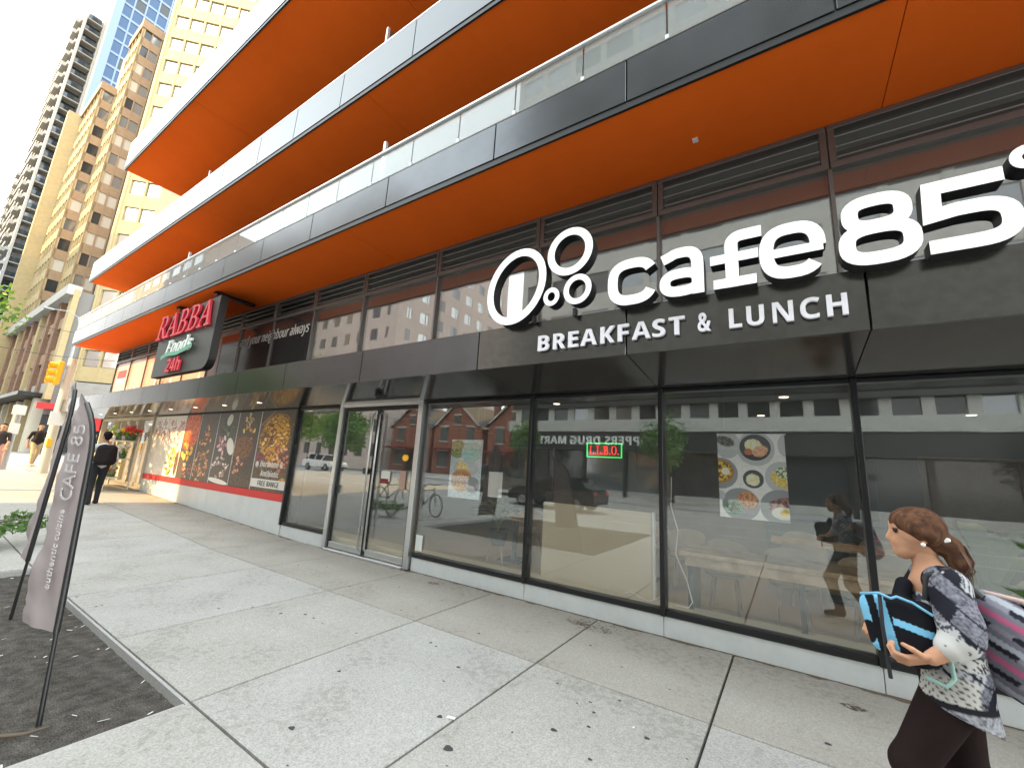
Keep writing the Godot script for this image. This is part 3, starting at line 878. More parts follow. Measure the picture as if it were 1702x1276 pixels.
func build_signs() -> void:
	# ---- cafe sign: channel letters standing on the canopy edge
	var s := thing("cafe_sign", "large white ring logo and raised cafe 85 letters on canopy edge", "sign")
	var z0 := 1.23
	var z1 := 1.36
	var lg := sub(s, "ring_logo")
	var k := 0
	for q in [[-2.415, 3.585, 0.33, 0.405, -0.36, 0.088], [-1.765, 3.845, 0.215, 0.225, -0.3, 0.082], [-1.665, 3.405, 0.122, 0.13, -0.2, 0.06], [-1.955, 3.375, 0.068, 0.075, 0.0, 0.05]]:
		var m := stroke(ring(q[0], q[1], q[2], q[3], q[4]), q[5], true, z0 + 0.003 * k, z1 + 0.003 * k)
		put(lg, "face", m[0], M.white_glow_face)
		put(lg, "return", m[1], M.letter_side)
		k += 1
	var y := 3.15
	var t := 0.096
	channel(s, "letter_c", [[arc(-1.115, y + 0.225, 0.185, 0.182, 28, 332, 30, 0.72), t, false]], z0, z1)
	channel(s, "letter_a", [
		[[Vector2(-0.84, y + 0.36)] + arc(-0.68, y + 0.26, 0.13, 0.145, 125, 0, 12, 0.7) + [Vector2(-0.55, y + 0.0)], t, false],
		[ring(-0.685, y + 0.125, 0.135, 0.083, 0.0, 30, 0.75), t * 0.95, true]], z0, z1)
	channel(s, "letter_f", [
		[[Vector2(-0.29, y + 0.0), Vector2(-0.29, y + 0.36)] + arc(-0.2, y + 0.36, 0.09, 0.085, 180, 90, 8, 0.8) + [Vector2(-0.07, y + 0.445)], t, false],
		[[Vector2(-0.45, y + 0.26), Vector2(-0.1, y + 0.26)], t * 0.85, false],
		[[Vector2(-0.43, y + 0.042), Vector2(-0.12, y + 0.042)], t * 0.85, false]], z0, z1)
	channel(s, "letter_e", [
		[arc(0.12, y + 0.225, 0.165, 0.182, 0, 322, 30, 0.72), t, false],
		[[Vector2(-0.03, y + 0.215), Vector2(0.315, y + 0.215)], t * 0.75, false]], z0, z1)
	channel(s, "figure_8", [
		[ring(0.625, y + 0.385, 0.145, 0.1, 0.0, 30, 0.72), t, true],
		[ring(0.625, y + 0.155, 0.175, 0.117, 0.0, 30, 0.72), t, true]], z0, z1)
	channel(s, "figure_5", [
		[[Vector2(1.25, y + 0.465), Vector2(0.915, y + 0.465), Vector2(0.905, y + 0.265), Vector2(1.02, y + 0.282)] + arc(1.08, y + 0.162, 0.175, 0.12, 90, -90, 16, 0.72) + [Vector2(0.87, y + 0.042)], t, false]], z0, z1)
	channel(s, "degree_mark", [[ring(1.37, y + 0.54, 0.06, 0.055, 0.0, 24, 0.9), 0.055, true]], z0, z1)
	for px in [-2.55, -2.2, -1.72, -1.15, -0.7, -0.28, 0.1, 0.62, 1.05]:
		bx(s, "bracket", Vector3(px, 3.19, 1.28), Vector3(0.03, 0.08, 0.06), M.letter_side)

	var bl := thing("fascia_lettering", "white breakfast and lunch lettering fixed to the dark canopy fascia", "sign")
	var cw := 1.47 / 9.0
	var words := [["BREAKFAST", -2.155, -0.68], ["&", -0.585, -0.475], ["LUNCH", -0.345, 0.43]]
	for w in words:
		# every letter a piece of its own, set by its advance
		var full := text_mesh(w[0], false, true)
		var wid := full.get_aabb().size.x
		var span: float = w[2] - w[1]
		for i in w[0].length():
			var pre := text_mesh(w[0].substr(0, i + 1), false, true).get_aabb().size.x
			var own := text_mesh(w[0][i], false, true).get_aabb().size.x
			var x1: float = w[1] + span * pre / wid
			lettering(bl, "letter", w[0][i], Vector2(x1 - span * own / wid * 0.93, 2.835), Vector2(x1, 3.0), 1.245, M.white_letter, false, true, 0.03)

	# ---- grocery sign on the canopy: dark board hung from the balcony
	var rb := thing("grocery_sign", "dark hanging sign board with red raised letters above the grocery", "sign")
	var pts := PackedVector2Array()
	for q in [[-14.05, 3.4], [-10.95, 3.4]]: pts.append(Vector2(q[0], q[1]))
	pts = PackedVector2Array([Vector2(-14.0, 5.02), Vector2(-10.62, 5.12), Vector2(-10.62, 3.72)])
	for a in 6: pts.append(Vector2(-10.9 + 0.28 * cos(-a * PI / 10), 3.68 + 0.28 * sin(-a * PI / 10)))
	pts.append(Vector2(-14.0, 3.4))
	var cs := CSGPolygon3D.new()
	cs.polygon = pts
	cs.depth = 0.16
	cs.name = "board"
	cs.material = M.sign_board
	rb.add_child(cs, true)
	cs.position = Vector3(0, 0, 1.2)
	lettering(rb, "red_letters", "RABBA", Vector2(-14.1, 4.42), Vector2(-10.7, 5.06), 1.21, M.red_letter, true, false, 0.05, 0.22)
	lettering(rb, "script_letters", "Foods", Vector2(-13.25, 3.92), Vector2(-11.55, 4.32), 1.21, M.pale_letter, true, true, 0.04, 0.4)
	put(rb, "green_flourish", stroke([Vector2(-13.35, 3.86), Vector2(-13.0, 3.93), Vector2(-12.3, 3.9), Vector2(-11.75, 3.98), Vector2(-11.5, 4.02)], 0.1, false, 1.2, 1.27)[0], M.green_letter)
	lettering(rb, "hours_letters", "24h", Vector2(-12.95, 3.46), Vector2(-12.05, 3.82), 1.21, M.red_letter, false, true, 0.04, 0.1)
	for hx in [-13.4, -11.2]:
		bx(rb, "hanger", Vector3(hx, 5.22, 1.0), Vector3(0.12, 0.25, 0.12), M.black_edge)
		bx(rb, "hanger_arm", Vector3(hx, 5.3, 0.7), Vector3(0.14, 0.06, 0.9), M.black_edge)

	# ---- printed film on the upper glass of the grocery
	var fl := thing("slogan_film", "dark printed film with neighbour slogan and pale skyline on upper glass", "window film")
	put(fl, "film", sheet(Vector2(-13.2, 3.2), Vector2(-8.72, 4.8), 0.032), M.film_dark)
	lettering(fl, "slogan", "...and your neighbour always", Vector2(-12.3, 4.28), Vector2(-8.82, 4.62), 0.036, M.print_white, false, false, 0.004, 0.18)
	var sk := begin()
	var rr := RandomNumberGenerator.new()
	rr.seed = 5
	var sx := -13.1
	while sx < -8.9:
		var w := rr.randf_range(0.08, 0.22)
		var h := rr.randf_range(0.08, 0.42)
		var peak := rr.randf() < 0.4
		var lo := 3.2
		if rr.randf() < 0.7:
			quad(sk, Vector3(sx, lo + h, 0.037), Vector3(sx + w, lo + h * (1.0 if not peak else 0.9), 0.037), Vector3(sx + w, lo, 0.037), Vector3(sx, lo, 0.037))
			if peak: tri(sk, Vector3(sx + w * 0.3, lo + h, 0.037), Vector3(sx + w * 0.5, lo + h + 0.25, 0.037), Vector3(sx + w * 0.7, lo + h * 0.95, 0.037))
		sx += w + rr.randf_range(0.0, 0.2)
	put(fl, "skyline_print", finish(sk), M.print_grey)
	var fp := thing("pale_film", "pale pink printed film on upper glass beside the hanging sign", "window film")
	put(fp, "film", sheet(Vector2(-22.5, 3.2), Vector2(-13.24, 4.8), 0.032), M.film_pink)
	sk = begin()
	sx = -22.4
	while sx < -13.4:
		var w := rr.randf_range(0.1, 0.3)
		var h := rr.randf_range(0.1, 0.5)
		quad(sk, Vector3(sx, 3.2 + h, 0.037), Vector3(sx + w, 3.2 + h, 0.037), Vector3(sx + w, 3.2, 0.037), Vector3(sx, 3.2, 0.037))
		if rr.randf() < 0.3: tri(sk, Vector3(sx, 3.2 + h, 0.037), Vector3(sx + w / 2, 3.5 + h, 0.037), Vector3(sx + w, 3.2 + h, 0.037))
		sx += w + rr.randf_range(0.0, 0.15)
	put(fp, "skyline_print", finish(sk), M.print_white)
	put(fp, "badge", sheet(Vector2(-22.2, 4.2), Vector2(-21.2, 4.5), 0.037), M.red_band)
	put(fp, "badge", sheet(Vector2(-22.2, 3.95), Vector2(-21.2, 4.17), 0.037), M.white)

	# ---- posters on the grocery glass
	var brown := [c8(120, 62, 24), c8(196, 118, 46), c8(226, 160, 80), c8(150, 84, 34), c8(92, 44, 20)]
	var gold := [c8(150, 96, 20), c8(212, 158, 46), c8(240, 196, 96), c8(180, 110, 30), c8(110, 60, 18)]
	var rosy := [c8(190, 120, 120), c8(222, 176, 170), c8(150, 70, 76), c8(238, 214, 206)]
	var leafy := [c8(24, 52, 22), c8(58, 104, 40), c8(110, 150, 70), c8(16, 34, 16)]
	var dark := [c8(62, 54, 50), c8(92, 80, 72)]
	var roast := [c8(206, 140, 40), c8(232, 176, 70), c8(180, 104, 28), c8(240, 200, 110), c8(120, 64, 20)]
	var flesh := [c8(214, 120, 84), c8(232, 170, 120), c8(176, 80, 56)]
	var posters := [
		["roast chicken poster with hormone and antibiotic wording", -10.24, -8.74, [[150, 360, 170, 400, 0, [c8(78, 64, 54), c8(104, 84, 68)], 0.6], [60, 70, 120, 8, -0.9, [c8(150, 118, 84)], 0.0], [262, 100, 90, 9, 0.9, [c8(140, 108, 76)], 0.0], [278, 60, 30, 60, 0.1, [c8(96, 74, 58)], 0.0], [140, 240, 122, 210, 0.1, roast, 0.5], [145, 240, 110, 190, 0.1, roast, 46, 26], [215, 400, 62, 110, -0.2, flesh, 44, 22], [195, 500, 82, 64, 0.0, [c8(214, 130, 64), c8(236, 176, 110), c8(190, 100, 48)], 36, 26], [42, 430, 52, 44, 0.6, [c8(140, 80, 84), c8(104, 52, 60)], 0.7], [70, 520, 120, 7, 0.8, [c8(130, 110, 92)], 0.0], [262, 640, 38, 46, 0.0, [c8(214, 170, 70), c8(160, 110, 40)], 0.6]]],
		["poster strip of dark roasted meat dish beside the chicken poster", -11.32, -10.26, [[150, 70, 70, 60, 0, [c8(226, 196, 130), c8(190, 150, 90)], 30, 22], [160, 200, 110, 70, 0.4, roast, 46, 24], [120, 350, 130, 110, 0, [c8(120, 76, 46), c8(150, 100, 64), c8(86, 54, 34)], 0.5], [80, 500, 76, 96, 0.2, [c8(206, 126, 96), c8(150, 84, 62), c8(232, 170, 140)], 40, 30], [160, 650, 170, 50, 0, [c8(92, 80, 70), c8(70, 60, 52)], 0.5]]],
		["poster strip of greens, ham roses and crackers", -12.4, -11.34, [[150, 140, 110, 90, 0, leafy, 52, 24], [170, 70, 40, 60, 0.3, [c8(206, 212, 196)], 0.0], [130, 330, 100, 120, 0.2, [c8(214, 160, 160), c8(186, 116, 122), c8(236, 206, 200)], 60, 34], [245, 340, 50, 90, -0.4, [c8(236, 230, 220)], 0.0], [130, 560, 140, 110, 0.1, [c8(206, 186, 172), c8(140, 110, 96), c8(230, 218, 206), c8(176, 130, 120)], 42, 26], [140, 690, 160, 24, 0.1, [c8(232, 228, 220)], 0.0]]],
		["poster strip of shelled brown almonds falling on black", -13.48, -12.42, [[170, 120, 60, 130, 0.1, brown, 44, 24], [140, 330, 95, 170, 0.1, brown, 46, 25], [130, 580, 120, 160, 0.0, [c8(206, 130, 66), c8(230, 166, 100), c8(170, 96, 46)], 48, 26]]],
		["poster strip of glowing orange fruit next to almonds", -14.5, -13.5, [[150, 180, 170, 220, 0.1, [c8(210, 84, 12), c8(236, 120, 20), c8(180, 60, 8)], 0.4], [140, 450, 120, 120, 0, [c8(244, 180, 30), c8(248, 210, 80), c8(226, 140, 20)], 70, 46], [200, 640, 110, 90, 0, [c8(206, 90, 60), c8(240, 200, 150), c8(150, 60, 40)], 46, 26]]],
		["white price poster with yellow corn picture", -15.75, -14.52, [[80, 170, 60, 130, 0, [c8(206, 110, 110), c8(226, 170, 166)], 40, 14], [230, 170, 50, 130, 0, [c8(206, 110, 110), c8(226, 170, 166)], 40, 14], [170, 540, 80, 150, 0.2, [c8(206, 196, 40), c8(226, 220, 100), c8(140, 150, 40)], 40, 22], [270, 560, 30, 140, 0, [c8(120, 84, 50), c8(90, 60, 40)], 0.5]]],
		["white notice poster sheets at the grocery window end", -16.9, -15.77, [[100, 170, 60, 130, 0, [c8(190, 130, 130), c8(222, 190, 186)], 36, 12], [220, 170, 50, 130, 0, [c8(180, 120, 120)], 36, 12]]],
	]
	var pi := 0
	for p in posters:
		var light := pi >= 5
		var tx := print_texture(300, 720, [c8(214, 208, 200), c8(240, 236, 230)] if light else dark, p[3], 100 + pi)
		var o := thing("food_poster", p[0], "poster", Vector3.ZERO, 0.0, "posters on the grocery window")
		put(o, "print", sheet(Vector2(p[1], 0.82), Vector2(p[2], 2.58), 0.034), print_mat("print_%d" % pi, tx))
		bx(o, "white_edge", Vector3(p[1] + 0.012, 1.7, 0.037), Vector3(0.024, 1.76, 0.004), M.print_white)
		bx(o, "red_band", Vector3((p[1] + p[2]) / 2, 0.74, 0.05), Vector3(p[2] - p[1] + 0.02, 0.155, 0.02), M.red_band)
		if pi == 0:
			lettering(o, "heading", "Hormone &", Vector2(-9.92, 1.33), Vector2(-8.98, 1.47), 0.036, M.print_white, false, true, 0.004)
			lettering(o, "heading", "Antibiotic", Vector2(-9.86, 1.13), Vector2(-9.1, 1.26), 0.036, M.print_white, false, true, 0.004)
			bx(o, "white_strip", Vector3(-9.48, 0.98, 0.037), Vector3(1.46, 0.18, 0.004), M.print_white)
			lettering(o, "strip_wording", "FREE RANGE", Vector2(-9.9, 0.925), Vector2(-9.02, 1.035), 0.041, M.letter_side, false, false, 0.004)
			put(o, "seal", lathe([Vector2(0, 0), Vector2(0.07, 0), Vector2(0.07, 0.004), Vector2(0, 0.004)], 18), M.print_white, Transform3D(Basis.from_euler(Vector3(PI / 2, 0, 0)), Vector3(-10.06, 1.38, 0.04)))
		pi += 1
	var bw := thing("window_backing", "dark board closing the grocery window behind its posters", "board")
	bx(bw, "board", Vector3(-12.85, 1.65, -0.03), Vector3(8.25, 2.0, 0.05), M.core_concrete)

	# ---- grocery entrance left of the posters
	var gd := thing("grocery_door", "pale framed grocery doors in sunlight beside the flower rack", "door")
	for fx in [-22.4, -20.9, -20.1, -19.2, -18.3, -17.0]:
		bx(gd, "post", Vector3(fx, 1.55, 0.02), Vector3(0.07, 2.15, 0.12), M.pole_cream)
	bx(gd, "transom", Vector3(-19.7, 2.55, 0.02), Vector3(5.33, 0.1, 0.1), M.pole_cream)
	for q in [[-22.4, -20.9], [-20.9, -20.1], [-20.1, -19.2], [-19.2, -18.3], [-18.3, -17.0]]:
		bx(gd, "pane", Vector3((q[0] + q[1]) / 2, 1.48, 0.0), Vector3(q[1] - q[0] - 0.08, 2.0, 0.008), M.glass)
	bx(gd, "ceiling_tube", Vector3(-18.0, 2.4, -0.3), Vector3(1.2, 0.03, 0.05), M.lamp_glow)

	# ---- things hung inside the cafe glass
	var white_ := [c8(236, 236, 232), c8(246, 246, 242)]
	var plate := [c8(150, 152, 156)]
	var plate2 := [c8(196, 198, 200)]
	var iron := [c8(52, 52, 58)]
	var egg := [c8(240, 232, 170), c8(236, 240, 200), c8(250, 246, 226)]
	var items := [[50, 60, 68, 74, 0, plate2, 0.0], [40, 40, 50, 26, 0.3, [c8(120, 110, 96), c8(60, 60, 50)], 0.9],
		[190, 78, 92, 92, 0, plate2, 0.0], [188, 72, 76, 70, 0, iron, 0.0], [180, 62, 42, 36, 0.2, egg, 0.9], [212, 92, 40, 28, -0.5, [c8(226, 160, 120), c8(240, 190, 150)], 0.9], [155, 96, 20, 18, 0, [c8(200, 110, 60)], 0.0],
		[10, 215, 88, 84, 0, plate, 0.0], [10, 206, 70, 62, 0, [c8(180, 120, 20)], 0.0], [8, 204, 62, 54, 0, [c8(236, 200, 40), c8(226, 170, 20), c8(90, 70, 20)], 0.8], [36, 206, 22, 20, 0, [c8(244, 240, 220)], 0.0],
		[310, 225, 82, 82, 0, plate2, 0.0], [310, 230, 56, 46, 0.4, [c8(232, 208, 60), c8(220, 150, 90), c8(240, 226, 140)], 0.9], [318, 200, 40, 30, 0, [c8(236, 240, 220), c8(110, 140, 70)], 0.9],
		[172, 240, 50, 48, 0, iron, 0.0], [170, 244, 33, 32, 0, egg, 0.9],
		[105, 375, 92, 84, 0, plate, 0.0], [140, 352, 52, 42, 0.3, [c8(214, 130, 50), c8(240, 200, 150), c8(170, 90, 40)], 0.9], [70, 395, 42, 38, 0, [c8(90, 180, 130)], 0.0], [70, 395, 36, 32, 0, [c8(30, 60, 30), c8(210, 220, 190), c8(60, 100, 50)], 0.9],
		[295, 378, 98, 90, 0, plate, 0.0], [300, 350, 66, 20, -0.25, [c8(96, 50, 46), c8(170, 110, 100)], 0.9], [300, 372, 62, 16, -0.25, [c8(120, 66, 56), c8(190, 130, 110)], 0.9], [305, 405, 56, 32, 0, [c8(240, 240, 226)], 0.0], [308, 402, 20, 17, 0, [c8(244, 206, 50)], 0.0],
		[8, 335, 22, 26, 0, plate2, 0.0], [335, 60, 40, 60, 0, plate2, 0.0]]
	var mp := thing("menu_poster", "white poster of plates and pans hanging inside cafe glass", "poster")
	var menu_t := print_texture(330, 450, white_, items, 200)
	put(mp, "print", sheet(Vector2(-0.625, 1.25), Vector2(-0.02, 2.1), -0.02, 0.006), print_mat("menu_print", menu_t))
	lettering(mp, "wording", "COLLABS", Vector2(-0.61, 1.935), Vector2(-0.44, 1.965), -0.018, M.print_white, false, true, 0.003)
	bx(mp, "frame", Vector3(-0.3225, 2.105, -0.086), Vector3(0.63, 0.012, 0.02), M.silver)
	for px in [-0.56, -0.09]:
		cyl(mp, "hanging_wire", Vector3(px, 2.11, -0.086), Vector3(px, 2.6, -0.086), 0.002, 0.002, M.black_plastic, 5)
	var items2 := [[60, 70, 80, 70, 0, [c8(120, 160, 100), c8(206, 210, 120), c8(70, 110, 70)], 0.9], [200, 90, 100, 80, 0, [c8(150, 200, 190), c8(190, 220, 210)], 1.0], [150, 210, 120, 60, 0, plate2, 0.0], [120, 200, 60, 34, 0.2, [c8(214, 190, 80), c8(240, 226, 170)], 0.9], [120, 300, 104, 84, 0, [c8(190, 160, 60)], 0.0], [120, 300, 92, 72, 0, [c8(180, 100, 40), c8(226, 190, 80), c8(120, 60, 30)], 0.9], [230, 330, 60, 60, 0, plate, 0.0]]
	var mp2 := thing("bowl_poster", "bluish poster of a heaped bowl hanging beside the door", "poster")
	put(mp2, "print", sheet(Vector2(-4.36, 1.14), Vector2(-3.76, 2.0), -0.02, 0.006), print_mat("bowl_print", print_texture(300, 430, [c8(186, 206, 214), c8(226, 234, 236)], items2, 201)))
	for px in [-4.3, -3.82]:
		cyl(mp2, "hanging_wire", Vector3(px, 2.0, -0.086), Vector3(px, 2.6, -0.086), 0.002, 0.002, M.black_plastic, 5)
	var nt := thing("paper_notice", "white paper notice taped inside the glass beside bowl poster", "notice")
	put(nt, "paper", sheet(Vector2(-3.62, 1.2), Vector2(-3.38, 1.55), -0.03, 0.002), M.print_white)
	var ps := thing("health_pass", "small pale green pass certificate low in window by door", "notice")
	put(ps, "paper", sheet(Vector2(-4.89, 0.3), Vector2(-4.75, 0.53), 0.026, 0.002), M.pale_letter)
	lettering(ps, "wording", "PASS", Vector2(-4.875, 0.47), Vector2(-4.77, 0.51), 0.028, M.white, false, true, 0.002)

	var ne := thing("neon_sign", "red neon letters in a green lit frame inside cafe glass", "neon sign")
	bx(ne, "back_plate", Vector3(-1.92, 1.9, -0.11), Vector3(0.46, 0.19, 0.015), M.black_plastic)
	for q in [[Vector3(-1.92, 1.985, -0.095), Vector3(0.46, 0.012, 0.012)], [Vector3(-1.92, 1.815, -0.095), Vector3(0.46, 0.012, 0.012)], [Vector3(-2.144, 1.9, -0.095), Vector3(0.012, 0.158, 0.012)], [Vector3(-1.696, 1.9, -0.095), Vector3(0.012, 0.158, 0.012)]]:
		bx(ne, "green_tube", q[0], q[1], M.neon_green)
	lettering(ne, "red_tube", "L.L.B.O.", Vector2(-2.11, 1.845), Vector2(-1.73, 1.955), -0.095, M.neon_red, true, false, 0.01)
	var nl := OmniLight3D.new()
	nl.name = "neon_light"
	ne.add_child(nl, true)
	nl.position = Vector3(-1.92, 1.9, -0.06)
	nl.light_color = Color(0.9, 0.6, 0.4)
	nl.light_energy = 0.01
	nl.omni_range = 6
	nl.omni_attenuation = 2
	nl.light_size = 0.1
	nl.shadow_enabled = true
	tag(top("power_cable", tube([Vector3(-1.12, 1.62, -0.1), Vector3(-1.13, 1.3, -0.1), Vector3(-1.06, 1.05, -0.1), Vector3(-1.09, 0.8, -0.1), Vector3(-0.98, 0.55, -0.1), Vector3(-0.93, 0.35, -0.1), Vector3(-0.97, 0.29, -0.1), Vector3(-1.1, 0.29, -0.1)], [0.006], 6), M.cable), "white power cable hanging down inside the glass beside mullion", "cable")
	tag(top("power_cable", tube([Vector3(-1.66, 0.3, -0.1), Vector3(-1.58, 0.33, -0.1), Vector3(-1.48, 0.29, -0.1), Vector3(-1.38, 0.27, -0.1), Vector3(-1.3, 0.31, -0.1), Vector3(-1.24, 0.36, -0.1)], [0.006], 6), M.cable), "white power cable coiled on the sill by cream screen", "cable")


func make_chair(label: String, at: Vector3, turn: float) -> void:
	var c := thing("cafe_chair", label, "chair", at, turn, "tub chairs in the cafe")
	var st := begin(true)
	# round-backed tub shell
	for i in 14:
		for j in 4:
			var p := func(a, b):
				var t := lerpf(-2.0, 2.0, a / 14.0)
				var y = 0.46 + b * (0.3 * pow(cos(t * 0.62), 0.7) + 0.05) / 4.0
				var r = 0.24 + 0.03 * b / 4.0
				return Vector3(sin(t) * r, y, cos(t) * r)
			quad(st, p.call(i, j), p.call(i, j + 1), p.call(i + 1, j + 1), p.call(i + 1, j))
	put(c, "backrest", finish(st), M.chair_shell)
	put(c, "seat", lathe([Vector2(0, 0.42), Vector2(0.22, 0.42), Vector2(0.235, 0.45), Vector2(0.22, 0.48), Vector2(0, 0.485)], 18), M.chair_shell)
	for k in 4:
		var a := PI / 4 + k * PI / 2
		cyl(c, "leg", Vector3(cos(a) * 0.23, 0, sin(a) * 0.23), Vector3(cos(a) * 0.16, 0.43, sin(a) * 0.16), 0.012, 0.016, M.wood, 8)

func make_table(label: String, at: Vector3, s: Vector2) -> void:
	var t := thing("cafe_table", label, "table", at)
	bx(t, "tabletop", Vector3(0, 0.73, 0), Vector3(s.x, 0.04, s.y), M.wood, Vector3.ZERO, 0.006)
	bx(t, "column", Vector3(0, 0.37, 0), Vector3(0.07, 0.68, 0.07), M.black_metal)
	bx(t, "foot", Vector3(0, 0.015, 0), Vector3(0.45, 0.03, 0.45), M.black_metal, Vector3.ZERO, 0.006)

func leaf_plant(o: Node3D, n: int, h: float, spread: float, lw: float, mt: Material, seed_: int, y0 := 0.3) -> void:
	var r := RandomNumberGenerator.new()
	r.seed = seed_
	for k in n:
		var a := r.randf() * TAU
		var hh := h * r.randf_range(0.5, 1.0)
		var d := Vector3(cos(a), 0, sin(a))
		var w := Vector3(-sin(a), 0, cos(a))
		var base := Vector3(0, y0, 0)
		var st := begin(true)
		var prev := []
		for i in 7:
			var t := i / 6.0
			var c := base + d * spread * t * t * r.randf_range(0.95, 1.05) + Vector3(0, hh * sin(t * 2.0) / sin(2.0) * 0.9, 0)
			var ww := lw * sin(clampf((t - 0.3) / 0.7, 0, 1) * PI) + 0.006
			var cur := [c - w * ww, c + Vector3(0, -0.15 * ww, 0), c + w * ww]
			if i > 0:
				for q in 2: quad(st, prev[q], cur[q], cur[q + 1], prev[q + 1])
			prev = cur
		put(o, "leaf", finish(st), mt)

func build_cafe() -> void:
	var room := setting("cafe_room", "dim cafe room behind the shop glass")
	bx(room, "floor", Vector3(-1.48, 0.0, -3.6), Vector3(14.35, 0.1, 7.0), M.cafe_floor)
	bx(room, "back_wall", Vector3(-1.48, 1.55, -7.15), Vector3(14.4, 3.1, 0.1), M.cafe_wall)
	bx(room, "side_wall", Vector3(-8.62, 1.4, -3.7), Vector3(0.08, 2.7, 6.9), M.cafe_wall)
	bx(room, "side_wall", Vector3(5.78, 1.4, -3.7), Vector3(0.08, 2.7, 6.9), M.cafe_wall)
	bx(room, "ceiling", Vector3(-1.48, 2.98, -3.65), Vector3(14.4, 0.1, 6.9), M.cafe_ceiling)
	bx(room, "menu_counter", Vector3(-3.0, 0.6, -5.6), Vector3(5.0, 1.1, 0.7), M.brown_stone, Vector3.ZERO, 0.01)
	for k in 5:
		bx(room, "wall_panel", Vector3(-7.2 + k * 2.6, 1.6, -7.06), Vector3(1.9, 1.5, 0.05), M.cafe_ceiling if k % 2 else M.brown_stone, Vector3.ZERO, 0.008)
	for q in [[-6.0, -1.6], [-3.8, -2.4], [-1.9, -1.5], [0.0, -2.6], [1.6, -1.6], [3.2, -2.6], [-0.4, -4.6], [2.6, -5.0]]:
		var l := sub(room, "downlight", Vector3(q[0], 2.92, q[1]))
		put(l, "lens", lathe([Vector2(0.0, 0.0), Vector2(0.06, 0.0), Vector2(0.07, 0.012)], 14), M.lamp_glow)
		var s := SpotLight3D.new()
		s.name = "beam"
		l.add_child(s, true)
		s.position = Vector3(0, -0.03, 0)
		s.rotation_degrees.x = -90
		s.light_energy = 0.38
		s.light_color = Color(1, 0.86, 0.66)
		s.spot_angle = 50
		s.spot_range = 8
		s.spot_attenuation = 2
		s.light_size = 0.08
		s.shadow_enabled = true
	for q in [[-7.4, -1.9, 0.0], [-5.9, -2.6, 0.0]]:
		var g := thing("globe_lamp", "small round yellow glass lamp hanging near the cafe door" if q[0] < -7 else "yellow globe lamp hanging deeper behind cafe door", "lamp", Vector3(q[0], 0, q[1]))
		put(g, "globe", lathe([Vector2(0, 1.64), Vector2(0.05, 1.655), Vector2(0.075, 1.715), Vector2(0.05, 1.775), Vector2(0, 1.79)], 16), glow("globe_%d" % int(-q[0]), Color(1, 0.75, 0.15), 0.3))
		cyl(g, "cord", Vector3(0, 1.79, 0), Vector3(0, 2.93, 0), 0.004, 0.004, M.black_plastic, 5)
	# cream low screen standing by the glass
	var sc := thing("low_screen", "cream low partition screen standing behind the cafe glass", "screen")
	bx(sc, "panel", Vector3(-2.18, 0.64, -0.45), Vector3(1.5, 1.08, 0.04), M.cream, Vector3.ZERO, 0.006)
	bx(sc, "end_cap", Vector3(-1.41, 0.64, -0.45), Vector3(0.025, 1.1, 0.06), M.white)
	# long pale wood table along the glass
	var lt := thing("long_table", "long pale wooden table standing along the cafe glass", "table", Vector3(0.55, 0.05, -0.62))
	bx(lt, "tabletop", Vector3(0, 0.74, 0), Vector3(3.3, 0.05, 0.6), M.wood, Vector3.ZERO, 0.006)
	bx(lt, "front_rail", Vector3(0, 0.66, 0.24), Vector3(3.2, 0.1, 0.03), M.wood, Vector3.ZERO, 0.004)
	for k in 4:
		bx(lt, "leg", Vector3(-1.55 + k * 1.033, 0.355, 0), Vector3(0.05, 0.71, 0.5), M.black_metal, Vector3.ZERO, 0.004)
	bx(room, "window_ledge", Vector3(-1.48, 0.13, -0.28), Vector3(14.2, 0.16, 0.4), M.cream, Vector3.ZERO, 0.006)
	make_table("wooden cafe table standing deep in the room", Vector3(0.6, 0.05, -3.0), Vector2(1.8, 0.75))
	make_table("wooden cafe table before the side wall", Vector3(3.2, 0.05, -2.0), Vector2(1.2, 0.75))
	make_table("small wooden cafe table behind the bowl poster", Vector3(-4.1, 0.05, -1.6), Vector2(0.8, 0.75))
	make_table("small wooden cafe table behind the cream screen", Vector3(-2.0, 0.05, -2.0), Vector2(0.8, 0.75))
	var spots := [[-0.75, -1.2, "at the long table along the glass"], [-0.05, -1.22, "at the long table along the glass"], [0.65, -1.18, "at the long table along the glass"], [1.35, -1.22, "at the long table along the glass"], [2.0, -1.2, "at the long table along the glass"],
		[0.1, -3.65, "at the table deep in the room"], [1.1, -3.65, "at the table deep in the room"], [0.1, -2.35, "before the table deep in the room"], [1.1, -2.35, "before the table deep in the room"], [3.2, -2.65, "by the side wall table"], [-4.2, -2.2, "by the bowl poster table"], [-3.35, -1.6, "beside the bowl poster"], [-2.0, -2.6, "behind the cream screen"], [-1.35, -2.0, "beside the cream screen table"]]
	for q in spots:
		make_chair("pale round-backed tub chair " + q[2], Vector3(q[0], 0.05, q[1]), PI if q[1] > -2.3 or q[1] < -2.5 else 0.0)
	var pl := thing("potted_plant", "large leafy potted plant inside glass behind the woman", "plant", Vector3(1.35, 0.05, -0.42))
	put(pl, "pot", lathe([Vector2(0, 0), Vector2(0.15, 0), Vector2(0.19, 0.35), Vector2(0.17, 0.36), Vector2(0.16, 0.31), Vector2(0, 0.31)], 18), M.cream)
	leaf_plant(pl, 16, 1.05, 0.55, 0.085, M.leaf_2, 5)
	var pl2 := thing("potted_plant", "dark leafy plant on thin legs inside window by door", "plant", Vector3(-3.75, 0.05, -0.55))
	put(pl2, "pot", lathe([Vector2(0, 0.42), Vector2(0.12, 0.42), Vector2(0.15, 0.65), Vector2(0.13, 0.65), Vector2(0.12, 0.62), Vector2(0, 0.62)], 18), M.black_metal)
